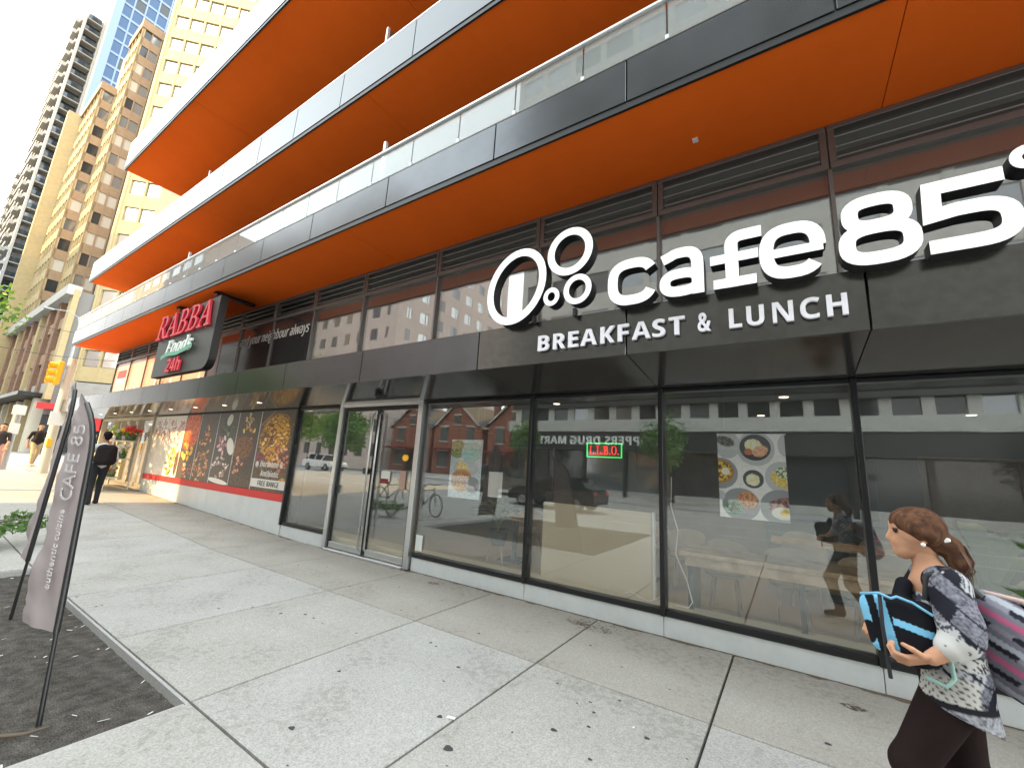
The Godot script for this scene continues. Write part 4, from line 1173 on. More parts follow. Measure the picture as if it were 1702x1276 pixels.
	for k in 3:
		var a := k * TAU / 3 + 0.4
		cyl(pl2, "leg", Vector3(cos(a) * 0.2, 0, sin(a) * 0.2), Vector3(cos(a) * 0.1, 0.44, sin(a) * 0.1), 0.01, 0.012, M.wood, 8)
	leaf_plant(pl2, 22, 0.5, 0.5, 0.05, M.leaf_2, 6, 0.6)


# a face of a building: windows set back between spandrels and piers. o: lower left corner, n: outward normal
func face(b: Node3D, o: Vector3, n: Vector3, w: float, floors: int, fh: float, bays: int, sp: float, pw: float, ms: Material, mp: Material, mw: Array, back := 0.14, mull := false, gap := 0.0) -> void:
	var u := Vector3.UP.cross(n)
	var bs := Basis(u, Vector3.UP, n)
	var bw := w / bays
	var at := func(x, y, z): return Transform3D(bs, o + u * x + Vector3.UP * y + n * z)
	for f in floors:
		put(b, "spandrel", box_mesh(Vector3(w, sp, 0.3)), ms, at.call(w / 2, f * fh + sp / 2, -0.15))
		for k in bays:
			var win := put(b, "window", box_mesh(Vector3(bw - pw - gap, fh - sp - gap, 0.06)), mw[rng.randi() % mw.size()], at.call((k + 0.5) * bw, f * fh + sp + (fh - sp) / 2, -back))
			if mull: put(win, "glazing_bar", box_mesh(Vector3(0.07, fh - sp, 0.05)), M.mullion_dark, Transform3D(Basis(), Vector3(-(bw - pw) * 0.18, 0, 0.05)))
	if pw > 0.0:
		for k in bays + 1:
			put(b, "pier", box_mesh(Vector3(pw, floors * fh, 0.34)), mp, at.call(clampf(k * bw, pw / 2, w - pw / 2), floors * fh / 2, -0.145))

func prism(points: Array, y0: float, y1: float) -> ArrayMesh:
	var st := begin()
	var poly := PackedVector2Array(points)
	if not Geometry2D.is_polygon_clockwise(poly): poly.reverse()
	var t := Geometry2D.triangulate_polygon(poly)
	for i in range(0, t.size(), 3):
		var p := [poly[t[i]], poly[t[i + 1]], poly[t[i + 2]]]
		tri(st, Vector3(p[0].x, y1, p[0].y), Vector3(p[1].x, y1, p[1].y), Vector3(p[2].x, y1, p[2].y))
	for i in poly.size():
		var a := poly[i]
		var c := poly[(i + 1) % poly.size()]
		quad(st, Vector3(a.x, y1, a.y), Vector3(c.x, y1, c.y), Vector3(c.x, y0, c.y), Vector3(a.x, y0, a.y))
	return finish(st)

func build_left_block() -> void:
	var X := Vector3.RIGHT
	var Z := Vector3.BACK
	var D := Vector3(1, 0, 1).normalized()
	# chamfered corner tower
	var t := thing("corner_tower", "cream tower with chamfered corner of square sky-reflecting windows", "building")
	var a := Vector2(-58.0, -4.9)
	var c := a + Vector2(0.7071, -0.7071) * 9.6
	var inset := Vector2(-0.2, -0.2)
	put(t, "core", prism([a + inset, c + inset, Vector2(c.x - 0.2, -40), Vector2(-74.0, -40), Vector2(-74.0, -7.4), Vector2(-60.0, -7.4)], 0.5, 66.0), M.core_concrete)
	face(t, Vector3(a.x, 7.6, a.y), D, 9.6, 18, 3.2, 6, 1.5, 0.16, M.cream_stone, M.cream_stone, [M.mirror_glass, M.mirror_glass, M.coated_glass], 0.2, false, 0.14)
	bx(t, "corner_pier", Vector3(-58.5, 33.0, -5.15), Vector3(0.9, 66.0, 0.9), M.cream_stone)
	bx(t, "corner_pier", Vector3(-59.5, 33.0, -5.6), Vector3(0.6, 66.0, 0.9), M.tan_stone)
	put(t, "fascia_band", box_mesh(Vector3(10.4, 2.0, 0.8)), M.grey_stone, Transform3D(Basis(Vector3.UP.cross(D), Vector3.UP, D), Vector3(a.x, 6.4, a.y) + Vector3(0.7071, 0, -0.7071) * 4.8 + D * 0.2))
	for q in [[0.0, 1.0], [3.1, 1.0], [6.2, 1.0], [9.4, 1.0]]:
		put(t, "ground_pier", box_mesh(Vector3(0.6, 5.0, 0.6)), M.pole_cream, Transform3D(Basis(Vector3.UP.cross(D), Vector3.UP, D), Vector3(a.x, 3.0, a.y) + Vector3(0.7071, 0, -0.7071) * q[0]))
	# red fronted shop at its foot
	var rs := thing("corner_shop", "dark glass shop with a red fascia at the tower foot", "shop")
	var bs := Basis(Vector3.UP.cross(D), Vector3.UP, D)
	var so := Vector3(-55.6, 0.5, -6.6)
	put(rs, "red_fascia", box_mesh(Vector3(8.6, 0.55, 1.0)), M.red_band, Transform3D(bs, so + Vector3(0, 4.35, 0) + D * 0.5))
	put(rs, "shop_wall", box_mesh(Vector3(8.6, 4.1, 0.3)), M.core_concrete, Transform3D(bs, so + Vector3(0, 2.05, 0)))
	for k in 6:
		put(rs, "shop_window", box_mesh(Vector3(1.25, 3.4, 0.08)), M.win_dark, Transform3D(bs, so + Vector3(0, 1.9, 0) + bs.x * (-3.6 + k * 1.42) + D * 0.2))
	put(rs, "red_sign", box_mesh(Vector3(1.0, 1.5, 0.1)), M.red_band, Transform3D(bs, so + Vector3(0, 3.1, 0) + bs.x * 0.2 + D * 0.4))

	# podium with brown columns
	var p := thing("stone_podium", "brown stone podium with tall columns and window bays", "building")
	bx(p, "core", Vector3(-84.0, 8.5, -9.0), Vector3(51.5, 16.0, 10.6), M.core_concrete)
	for k in 12:
		bx(p, "column", Vector3(-58.6 - k * 4.5, 11.0, -3.42), Vector3(1.3, 11.0, 0.45), M.brown_stone if k % 3 else M.cream_stone)
	for f in 3:
		bx(p, "spandrel", Vector3(-84.0, 6.7 + f * 3.4, -3.55), Vector3(51.5, 1.1, 0.3), M.tan_stone if f else M.pale_stone)
		for k in 11:
			var wn := bx(p, "window", Vector3(-60.85 - k * 4.5, 8.4 + f * 3.4, -3.66), Vector3(3.1, 2.3, 0.08), [M.win_dark, M.win_mid, M.coated_glass][rng.randi() % 3])
			bx(wn, "glazing_bar", Vector3(0, 0, 0.06), Vector3(0.08, 2.3, 0.05), M.mullion_dark)
	bx(p, "cornice", Vector3(-84.0, 16.4, -3.2), Vector3(52.0, 1.0, 1.0), M.pale_stone)
	bx(p, "canopy", Vector3(-84.0, 5.9, -2.6), Vector3(50.0, 0.35, 1.9), M.black_edge)
	for k in 12:
		bx(p, "arcade_pier", Vector3(-60.0 - k * 4.2, 3.05, -3.3), Vector3(1.0, 5.1, 0.9), M.cream_stone if k % 2 else M.pole_cream)

	# saw-toothed tan tower
	var s1 := thing("tan_tower", "tan stone stepped tower with paired windows beside cream tower", "building")
	bx(s1, "core", Vector3(-80.1, 39.3, -12.0), Vector3(9.8, 45.0, 13.8), M.core_concrete)
	face(s1, Vector3(-75.0, 16.8, -4.9), X, 2.3, 15, 3.0, 2, 1.35, 0.14, M.tan_stone, M.tan_stone, [M.win_dark, M.win_mid, M.curtain, M.curtain])
	face(s1, Vector3(-81.0, 16.8, -4.9), Z, 6.0, 15, 3.0, 4, 1.35, 0.14, M.cream_stone, M.cream_stone, [M.win_dark, M.win_mid, M.coated_glass])
	bx(s1, "parapet", Vector3(-78.0, 62.3, -6.2), Vector3(6.3, 1.4, 2.9), M.tan_stone)
	var s2 := thing("tan_tower", "lower tan stone tower step with single window column", "building")
	bx(s2, "core", Vector3(-87.2, 34.2, -12.0), Vector3(11.8, 35.0, 16.4), M.core_concrete)
	face(s2, Vector3(-81.0, 16.8, -3.4), X, 1.5, 12, 3.0, 1, 1.35, 0.14, M.tan_stone, M.tan_stone, [M.win_dark, M.curtain, M.win_mid])
	face(s2, Vector3(-91.5, 16.8, -3.4), Z, 10.5, 12, 3.0, 6, 1.35, 0.14, M.cream_stone, M.cream_stone, [M.win_dark, M.win_mid, M.coated_glass])
	bx(s2, "parapet", Vector3(-86.2, 53.3, -4.4), Vector3(10.8, 1.2, 2.4), M.tan_stone)
	bx(s2, "end_pilaster", Vector3(-92.2, 31.0, -2.7), Vector3(1.3, 44.0, 1.6), M.cream_stone)

	# blue glass tower behind
	var bt := thing("blue_tower", "tall blue glass tower rising behind the tan towers", "building")
	bx(bt, "core", Vector3(-121.0, 60.0, -18.0), Vector3(21.6, 119.0, 24.4), M.core_concrete)
	face(bt, Vector3(-110.0, 30.0, -5.6), X, 9.0, 28, 3.1, 5, 0.5, 0.25, M.blue_panel, M.blue_panel, [M.win_blue, M.win_blue, M.win_dark])
	bx(bt, "corner_fin", Vector3(-110.0, 62.0, -5.3), Vector3(1.4, 110.0, 1.2), M.blue_panel)

	# grey balcony towers far down the street
	for q in [["grey apartment tower with stacked balconies beyond the tan towers", -128.0, -2.5, 97.0, 26.0], ["farthest grey apartment tower down the street", -168.0, -3.3, 72.0, 24.0]]:
		var g := thing("apartment_tower", q[0], "building")
		var fl := int(q[3] / 3.0)
		bx(g, "core", Vector3(q[1] - q[4] / 2, q[3] / 2 + 0.5, q[2] - 8.2), Vector3(q[4] - 0.4, q[3], 16.0), M.grey_stone)
		for k in 3:
			bx(g, "fin_wall", Vector3(q[1] + 0.7, q[3] / 2, q[2] - 0.3 - k * 2.9), Vector3(1.8, q[3] + 2.0, 0.35), M.pale_stone)
		for f in fl:
			for k in 2:
				var bl := bx(g, "balcony", Vector3(q[1] + 0.75, 3.0 + f * 3.0, q[2] - 1.75 - k * 2.9), Vector3(1.5, 0.22, 2.5), M.balcony_slab)
				bx(bl, "guard", Vector3(0.72, 0.6, 0), Vector3(0.05, 1.0, 2.5), M.balcony_tint)
				bx(g, "window", Vector3(q[1] + 0.02, 4.5 + f * 3.0, q[2] - 1.75 - k * 2.9), Vector3(0.06, 2.2, 2.2), [M.win_dark, M.win_mid][rng.randi() % 2])
			bx(g, "floor_band", Vector3(q[1] - q[4] / 2, 3.0 + f * 3.0, q[2]), Vector3(q[4], 0.7, 0.5), M.pale_stone)
			bx(g, "balcony", Vector3(q[1] - 3.0, 3.0 + f * 3.0, q[2] + 0.5), Vector3(3.4, 0.9, 0.7), M.balcony_slab)
			bx(g, "window_band", Vector3(q[1] - q[4] / 2, 4.5 + f * 3.0, q[2] - 0.16), Vector3(q[4] - 1.0, 2.1, 0.1), M.win_dark)


func leaves(n: int, c: Vector3, r: Vector3, size: float, seed_: int, clumps := 14) -> ArrayMesh:
	var q := RandomNumberGenerator.new()
	q.seed = seed_
	var st := begin()
	var cl := []
	for k in clumps:
		var d := Vector3(q.randfn(), q.randfn() * 0.8, q.randfn()).normalized() * q.randf_range(0.35, 1.0)
		cl.append([c + d * r * 0.8, q.randf_range(0.22, 0.42)])
	for i in n:
		var k = cl[q.randi() % cl.size()]
		var p: Vector3 = k[0] + Vector3(q.randfn(), q.randfn(), q.randfn()).normalized() * pow(q.randf(), 0.45) * r * k[1]
		var nn := Vector3(q.randfn(), q.randfn() + 0.6, q.randfn()).normalized()
		var u := nn.cross(Vector3(q.randfn(), q.randfn(), q.randfn())).normalized() * size * q.randf_range(0.6, 1.3)
		var v := nn.cross(u).normalized() * size * 0.5 * q.randf_range(0.7, 1.2)
		quad(st, p - u, p + v, p + u, p - v)
	return finish(st)

func tree(label: String, at: Vector3, h: float, r: Vector3, n: int, size: float, seed_: int, group := "") -> void:
	var t := thing("street_tree", label, "tree", at, 0.0, group)
	var q := RandomNumberGenerator.new()
	q.seed = seed_
	var c := Vector3(0, h - r.y, 0)
	put(t, "trunk", tube([Vector3(0, -0.2, 0), Vector3(0.03, h * 0.25, 0.02), Vector3(-0.03, h * 0.5, 0), Vector3(0, h * 0.8, 0.05)], [0.16, 0.12, 0.09, 0.03], 9), M.bark)
	for k in 7:
		var a := q.randf() * TAU
		var y := lerpf(h * 0.35, h * 0.7, k / 7.0)
		var d := Vector3(cos(a), 0.7, sin(a))
		put(t, "limb", tube([Vector3(0, y, 0), Vector3(0, y, 0) + d * r.x * 0.4, Vector3(0, y, 0) + d * r.x * 0.75 + Vector3(0, 0.15, 0)], [0.055, 0.035, 0.012], 6), M.bark)
	for k in 2:
		put(t, "crown", leaves(n / 2, c, r, size, seed_ + k), M["leaf_%d" % k])

func car(label: String, at: Vector3, turn: float, mb: Material, suv: bool) -> void:
	var c := thing("passing_car", label, "car", at, turn)
	var k := 1.12 if suv else 1.0
	# side profile, x forward, with a half width for each height
	var low := [Vector2(-2.2, 0.35), Vector2(-2.25, 0.75 * k), Vector2(-2.1, 0.98 * k), Vector2(0.75, 0.98 * k), Vector2(1.9, 0.86 * k), Vector2(2.2, 0.68 * k), Vector2(2.22, 0.35)]
	var cab := [Vector2(-2.0, 0.98 * k), Vector2(-1.55 if suv else -1.3, 1.45 * k), Vector2(-0.2, 1.5 * k), Vector2(0.3, 1.42 * k), Vector2(1.1, 0.97 * k)]
	var hw := func(y): return 0.9 - maxf(0.0, y - 0.8) * 0.28
	for part in [["body", low, mb, 0.0], ["cabin", cab, M.car_glass, 0.0]]:
		var st := begin()
		var pr: Array = part[1]
		for i in pr.size():
			var a: Vector2 = pr[i]
			var b: Vector2 = pr[(i + 1) % pr.size()]
			var wa: float = hw.call(a.y)
			var wb: float = hw.call(b.y)
			quad(st, Vector3(a.x, a.y, wa), Vector3(a.x, a.y, -wa), Vector3(b.x, b.y, -wb), Vector3(b.x, b.y, wb))
		var poly := PackedVector2Array(pr)
		var t := Geometry2D.triangulate_polygon(poly)
		for s in [-1.0, 1.0]:
			for i in range(0, t.size(), 3):
				var v := []
				for j in 3:
					var p := poly[t[i + j]]
					v.append(Vector3(p.x, p.y, s * hw.call(p.y)))
				if s > 0: tri(st, v[0], v[2], v[1])
				else: tri(st, v[0], v[1], v[2])
		put(c, part[0], finish(st), part[2])
	bx(c, "roof", Vector3(-0.75, 1.475 * k, 0), Vector3(1.5, 0.05, 1.3), mb, Vector3.ZERO, 0.02)
	for s in [-1.0, 1.0]:
		for px in [-1.75 if suv else -1.6, -0.4, 0.75]:
			bx(c, "pillar", Vector3(px + 0.02, 1.2 * k, s * 0.795), Vector3(0.07, 0.5 * k, 0.03), mb, Vector3(-s * 0.27, 0, -0.55 if px > 0.5 else (0.4 if px < -1 else 0.0)))
		for wx in [-1.4, 1.4]:
			var w := sub(c, "wheel", Vector3(wx, 0.34, s * 0.8), Basis.from_euler(Vector3(PI / 2, 0, 0)))
			put(w, "tyre", lathe([Vector2(0.2, -0.11), Vector2(0.32, -0.11), Vector2(0.345, -0.07), Vector2(0.345, 0.07), Vector2(0.32, 0.11), Vector2(0.2, 0.11)], 20), M.rubber)
			put(w, "rim", lathe([Vector2(0, s * 0.1), Vector2(0.1, s * 0.115), Vector2(0.22, s * 0.1)], 14), M.rim)
		bx(c, "headlight", Vector3(2.13, 0.7 * k, s * 0.66), Vector3(0.14, 0.13, 0.35), M.white, Vector3.ZERO, 0.02)
		bx(c, "tail_light", Vector3(-2.2, 0.8 * k, s * 0.7), Vector3(0.1, 0.16, 0.28), M.tail_red, Vector3.ZERO, 0.02)
	bx(c, "bumper", Vector3(0, 0.4, 0), Vector3(4.46, 0.16, 1.74), M.black_plastic, Vector3.ZERO, 0.04)

func house(label: String, at: Vector3, w: float, h: float) -> void:
	var b := thing("brick_house", label, "house", at)
	bx(b, "wall", Vector3(0, h / 2, 5.0), Vector3(w, h, 10.0), M.brick)
	var st := begin()
	var g := h + w * 0.42
	quad(st, Vector3(-w / 2 - 0.3, h - 0.2, -0.4), Vector3(-w / 2 - 0.3, h - 0.2, 10), Vector3(0, g, 10), Vector3(0, g, -0.4))
	quad(st, Vector3(0, g, -0.4), Vector3(0, g, 10), Vector3(w / 2 + 0.3, h - 0.2, 10), Vector3(w / 2 + 0.3, h - 0.2, -0.4))
	put(b, "roof", finish(st), M.roof_shingle)
	st = begin()
	tri(st, Vector3(w / 2, h, 0), Vector3(0, g - 0.1, 0), Vector3(-w / 2, h, 0))
	put(b, "gable", finish(st), M.brick)
	for s in [-1.0, 1.0]:
		bx(b, "bargeboard", Vector3(s * w / 4, (h + g) / 2, -0.35), Vector3(w * 0.56, 0.22, 0.08), M.pale_stone, Vector3(0, 0, -s * atan2(g - h, w / 2)))
	for q in [[-w * 0.27, 1.6, 1.5, 1.9], [w * 0.27, 1.6, 1.5, 1.9], [-w * 0.27, 4.6, 1.1, 1.7], [w * 0.27, 4.6, 1.1, 1.7], [0.0, h + 0.7, 0.8, 1.1]]:
		var wn := bx(b, "window", Vector3(q[0], q[1] + 0.2, -0.03), Vector3(q[2], q[3], 0.1), M.win_mid)
		bx(wn, "frame", Vector3(0, -q[3] / 2 - 0.06, -0.05), Vector3(q[2] + 0.3, 0.14, 0.2), M.pale_stone)
		bx(wn, "frame", Vector3(0, q[3] / 2 + 0.1, -0.04), Vector3(q[2] + 0.3, 0.22, 0.16), M.pale_stone)
	bx(b, "porch_roof", Vector3(0, 3.0, -0.9), Vector3(w * 0.95, 0.2, 1.8), M.maroon)
	bx(b, "door", Vector3(0, 1.25, -0.04), Vector3(1.0, 2.2, 0.1), M.black_metal)
	bx(b, "chimney", Vector3(w * 0.3, g - 0.2, 5.0), Vector3(0.7, 2.0, 0.7), M.brick)

func build_across() -> void:
	var F := Vector3.FORWARD   # faces on this side look back at the cafe (-z)
	var d := thing("drugstore_building", "pale office block over a dark drugstore fascia across the road", "building")
	bx(d, "core", Vector3(3.0, 23.0, 40.0), Vector3(45.6, 46.0, 27.4), M.core_concrete)
	face(d, Vector3(26.0, 0.0, 26.0), F, 46.0, 1, 3.4, 14, 0.5, 0.3, M.pale_stone, M.black_metal, [M.win_dark, M.win_mid, M.win_dark])
	bx(d, "fascia", Vector3(3.0, 4.1, 25.75), Vector3(46.2, 1.4, 0.7), M.sign_board)
	bx(d, "white_band", Vector3(3.0, 5.25, 25.7), Vector3(46.4, 0.9, 0.9), M.pale_stone)
	face(d, Vector3(26.0, 5.5, 26.0), F, 46.0, 1, 1.3, 26, 0.2, 0.55, M.pale_stone, M.pale_stone, [M.win_dark, M.win_dark, M.win_mid])
	bx(d, "dark_band", Vector3(3.0, 7.5, 25.9), Vector3(46.2, 1.4, 0.5), M.sign_board)
	face(d, Vector3(26.0, 8.2, 26.0), F, 46.0, 11, 3.4, 16, 1.5, 0.5, M.pale_stone, M.pale_stone, [M.win_dark, M.win_mid, M.win_mid])
	bx(d, "side_wall", Vector3(-19.9, 22.9, 40.0), Vector3(0.3, 46.0, 27.8), M.pale_stone)
	var lt := sub(d, "fascia_lettering", Vector3(-5.0, 0, 25.38), Basis.from_euler(Vector3(0, PI, 0)))
	lettering(lt, "wording", "SHOPPERS DRUG MART", Vector2(2.0, 3.8), Vector2(12.2, 4.45), 0.0, M.white, false, true, 0.08)
	put(lt, "round_badge", lathe([Vector2(0, 0), Vector2(0.55, 0), Vector2(0.55, 0.1), Vector2(0, 0.1)], 24), M.win_blue, Transform3D(Basis.from_euler(Vector3(PI / 2, 0, 0)), Vector3(13.3, 4.1, 0)))
	var w2 := thing("ribbed_tower", "pale concrete ribbed tower across the road on the right", "building")
	bx(w2, "core", Vector3(44.0, 32.0, 46.0), Vector3(22.0, 64.0, 24.0), M.grey_stone)
	for k in 12: bx(w2, "rib", Vector3(34.0 + k * 1.85, 32.0, 33.8), Vector3(0.7, 64.0, 0.7), M.pale_stone)
	var pk := thing("pink_tower", "pinkish stone block with paired windows across the road", "building")
	bx(pk, "core", Vector3(-62.0, 21.0, 48.0), Vector3(29.6, 43.0, 27.4), M.core_concrete)
	face(pk, Vector3(-47.0, 0.5, 34.0), F, 30.0, 12, 3.5, 9, 1.7, 1.7, M.pink_stone, M.pink_stone, [M.win_mid, M.coated_glass], 0.1, true)
	face(pk, Vector3(-47.0, 0.5, 62.0), Vector3.RIGHT, 28.0, 12, 3.5, 8, 1.7, 1.7, M.pink_stone, M.pink_stone, [M.win_mid, M.coated_glass], 0.1, true)
	for q in [["grey concrete slab block far along the far side", -98.0, 34.0, 46.0, M.grey_stone], ["brown stone slab block farther along the far side", -140.0, 44.0, 58.0, M.brown_stone], ["pale slab block at the far end of the road", -205.0, 70.0, 52.0, M.pale_stone]]:
		var fb := thing("slab_block", q[0], "building")
		bx(fb, "core", Vector3(q[1], q[3] / 2, 48.0), Vector3(q[2] - 0.6, q[3], 27.4), M.core_concrete)
		face(fb, Vector3(q[1] + q[2] / 2, 0.5, 34.0), F, q[2], int(q[3] / 5.0), 5.0, 6, 2.2, 1.0, q[4], q[4], [M.win_dark, M.win_mid])
		bx(fb, "end_wall", Vector3(q[1] + q[2] / 2, q[3] / 2, 48.0), Vector3(0.4, q[3], 27.8), q[4])
	house("red brick gabled house beside the drugstore across the road", Vector3(-25.2, 0.4, 34.0), 7.4, 6.0)
	house("red brick gabled house farther from the drugstore", Vector3(-33.6, 0.6, 34.0), 7.6, 5.6)
	house("red brick gabled house next to the pink stone block", Vector3(-42.0, 0.6, 34.5), 7.2, 5.8)
	tree("broad green tree across the road near the brick houses", Vector3(-43.0, 0.5, 24.5), 8.0, Vector3(4.6, 3.4, 4.0), 5200, 0.2, 31, "trees across the road")
	tree("slim young tree before the drugstore end", Vector3(-17.0, 0.2, 23.0), 6.0, Vector3(1.3, 2.2, 1.3), 1500, 0.13, 32, "trees across the road")
	tree("slim young tree before the drugstore middle", Vector3(-6.5, 0.0, 23.0), 6.4, Vector3(1.7, 2.5, 1.7), 2000, 0.13, 33, "trees across the road")
	tree("bushy tree across the road near the ribbed tower", Vector3(12.0, 0.0, 23.5), 7.0, Vector3(2.8, 2.8, 2.8), 2600, 0.16, 34, "trees across the road")
	car("white hatchback driving along the road", Vector3(-36.5, 0.46, 18.9), 0.0, M.car_white, false)
	car("brown grey sport utility car in the road before drugstore", Vector3(-15.0, 0.08, 17.4), 0.0, M.car_grey, true)
	car("dark green hatchback passing the cafe", Vector3(-9.4, -0.08, 13.6), PI, M.car_dark, false)


func feather_flag(label: String, base: Vector3, top_pt: Vector3, sail: Vector3, low: float, wid: float, seed_: int, worded: bool) -> void:
	var f := thing("feather_flag", label, "flag", base, 0.0, "feather flags in the soil bed")
	var n := FastNoiseLite.new()
	n.seed = seed_
	n.frequency = 1.4
	var t := top_pt - base
	var L := 1.0
	# the pole follows the sail edge and bends over at the top
	var pole := []
	for i in 19:
		var u := i / 18.0
		var bend := pow(clampf((u - 0.76) / 0.24, 0, 1), 2.3)
		pole.append(t * u * (1.0 - 0.02 * bend) + sail * bend * wid * 0.62 + Vector3(0, -0.08, 0) * (1.0 - u))
	put(f, "pole", tube(pole, [0.013, 0.013, 0.013, 0.012, 0.012, 0.011, 0.011, 0.01, 0.01, 0.009, 0.009, 0.008, 0.008, 0.007, 0.007, 0.006, 0.006, 0.005, 0.005], 8), M.black_plastic)
	put(f, "ground_spike", lathe([Vector2(0, -0.02), Vector2(0.03, -0.02), Vector2(0.022, 0.02), Vector2(0.016, 0.03), Vector2(0, 0.03)], 10), M.white, Transform3D(Basis(), Vector3(0, -0.06, 0)))
	var nrm := t.cross(sail).normalized()
	var P := func(u, v):   # u up the pole, v across
		var uu := lerpf(low, 1.0, u)
		var k := uu * 18.0
		var i := mini(int(k), 17)
		var p: Vector3 = pole[i].lerp(pole[i + 1], k - i)
		var bend := pow(clampf((uu - 0.76) / 0.24, 0, 1), 2.3)
		var ww: float = maxf(0.0, wid * (1.0 - 0.38 * u) - bend * wid * 0.62)
		var sag := Vector3(0, -0.05 * v, 0)
		return p + sail * ww * v + sag + nrm * (0.045 * v * n.get_noise_2d(u * 2.2, v) + 0.012 * v * n.get_noise_2d(u * 9.0, v * 3.0 + 4.0))
	var st := begin(true)
	for side in [0.0, 0.003]:
		for i in 44:
			for j in 8:
				var q := [P.call(i / 44.0, j / 8.0), P.call((i + 1) / 44.0, j / 8.0), P.call((i + 1) / 44.0, (j + 1) / 8.0), P.call(i / 44.0, (j + 1) / 8.0)]
				for z in 4: q[z] += nrm * side
				if side > 0: quad(st, q[0], q[1], q[2], q[3])
				else: quad(st, q[3], q[2], q[1], q[0])
	put(f, "sail", finish(st), M.flag_cloth)
	put(f, "pole_sleeve", tube(range(0, 17).map(func(i): return P.call(i / 17.0, 0.0)), [0.018], 8), M.black_plastic)
	if worded:
		# lettering runs up the sail, on both faces
		for s in [1.0, -1.0]:
			var b := Basis(t.normalized() * 1.0, -sail * s, nrm * s)
			var h := sub(f, "wording", Vector3.ZERO, Basis(t.normalized(), sail * -s, t.normalized().cross(sail * -s)))
			var hl := t.length()
			var m1 := lettering(h, "large_letters", "CAFE 85", Vector2(hl * 0.6, (-wid * 0.52 if s > 0 else wid * 0.2)), Vector2(hl * 0.86, (-wid * 0.2 if s > 0 else wid * 0.52)), 0.0, M.flag_ink, false, false, 0.006)
			m1.position += h.basis.inverse() * (nrm * 0.02 * (1.0 if h.basis.z.dot(nrm) > 0 else -1.0))
			var m2 := lettering(h, "small_letters", "authentic cuisine", Vector2(hl * 0.33, (-wid * 0.42 if s > 0 else wid * 0.29)), Vector2(hl * 0.57, (-wid * 0.29 if s > 0 else wid * 0.42)), 0.0, M.flag_ink, false, false, 0.006)
			m2.position += h.basis.inverse() * (nrm * 0.024 * (1.0 if h.basis.z.dot(nrm) > 0 else -1.0))

func bicycle(label: String, at: Vector3, turn: float) -> void:
	var b := thing("bicycle", label, "bicycle", at, turn, "bicycles at the rack")
	for wx in [-0.52, 0.52]:
		var w := sub(b, "wheel", Vector3(wx, 0.34, 0))
		var pts := []
		for i in 25: pts.append(Vector3(cos(TAU * i / 24.0), sin(TAU * i / 24.0), 0) * 0.33)
		put(w, "tyre", tube(pts, [0.018], 7, false), M.rubber)
		for k in 8:
			var a := TAU * k / 8.0
			put(w, "spoke", tube([Vector3.ZERO, Vector3(cos(a), sin(a), 0) * 0.32], [0.002], 4), M.silver)
	for q in [[-0.52, .34, -.12, .32], [-0.52, .34, -.2, .75], [-.12, .32, -.22, .85], [-.12, .32, .38, .72], [-.2, .75, .36, .8], [.52, .34, .35, .88]]:
		cyl(b, "tube", Vector3(q[0], q[1], 0), Vector3(q[2], q[3], 0), 0.016, 0.016, M.black_plastic, 8)
	put(b, "handlebar", tube([Vector3(0.4, 0.98, -0.26), Vector3(0.36, 0.96, -0.1), Vector3(0.34, 0.93, 0), Vector3(0.36, 0.96, 0.1), Vector3(0.4, 0.98, 0.26)], [0.013], 8), M.black_plastic)
	put(b, "saddle", box_mesh(Vector3(0.25, 0.05, 0.13), 0.02), M.black_plastic, Transform3D(Basis(), Vector3(-0.24, 0.9, 0)))

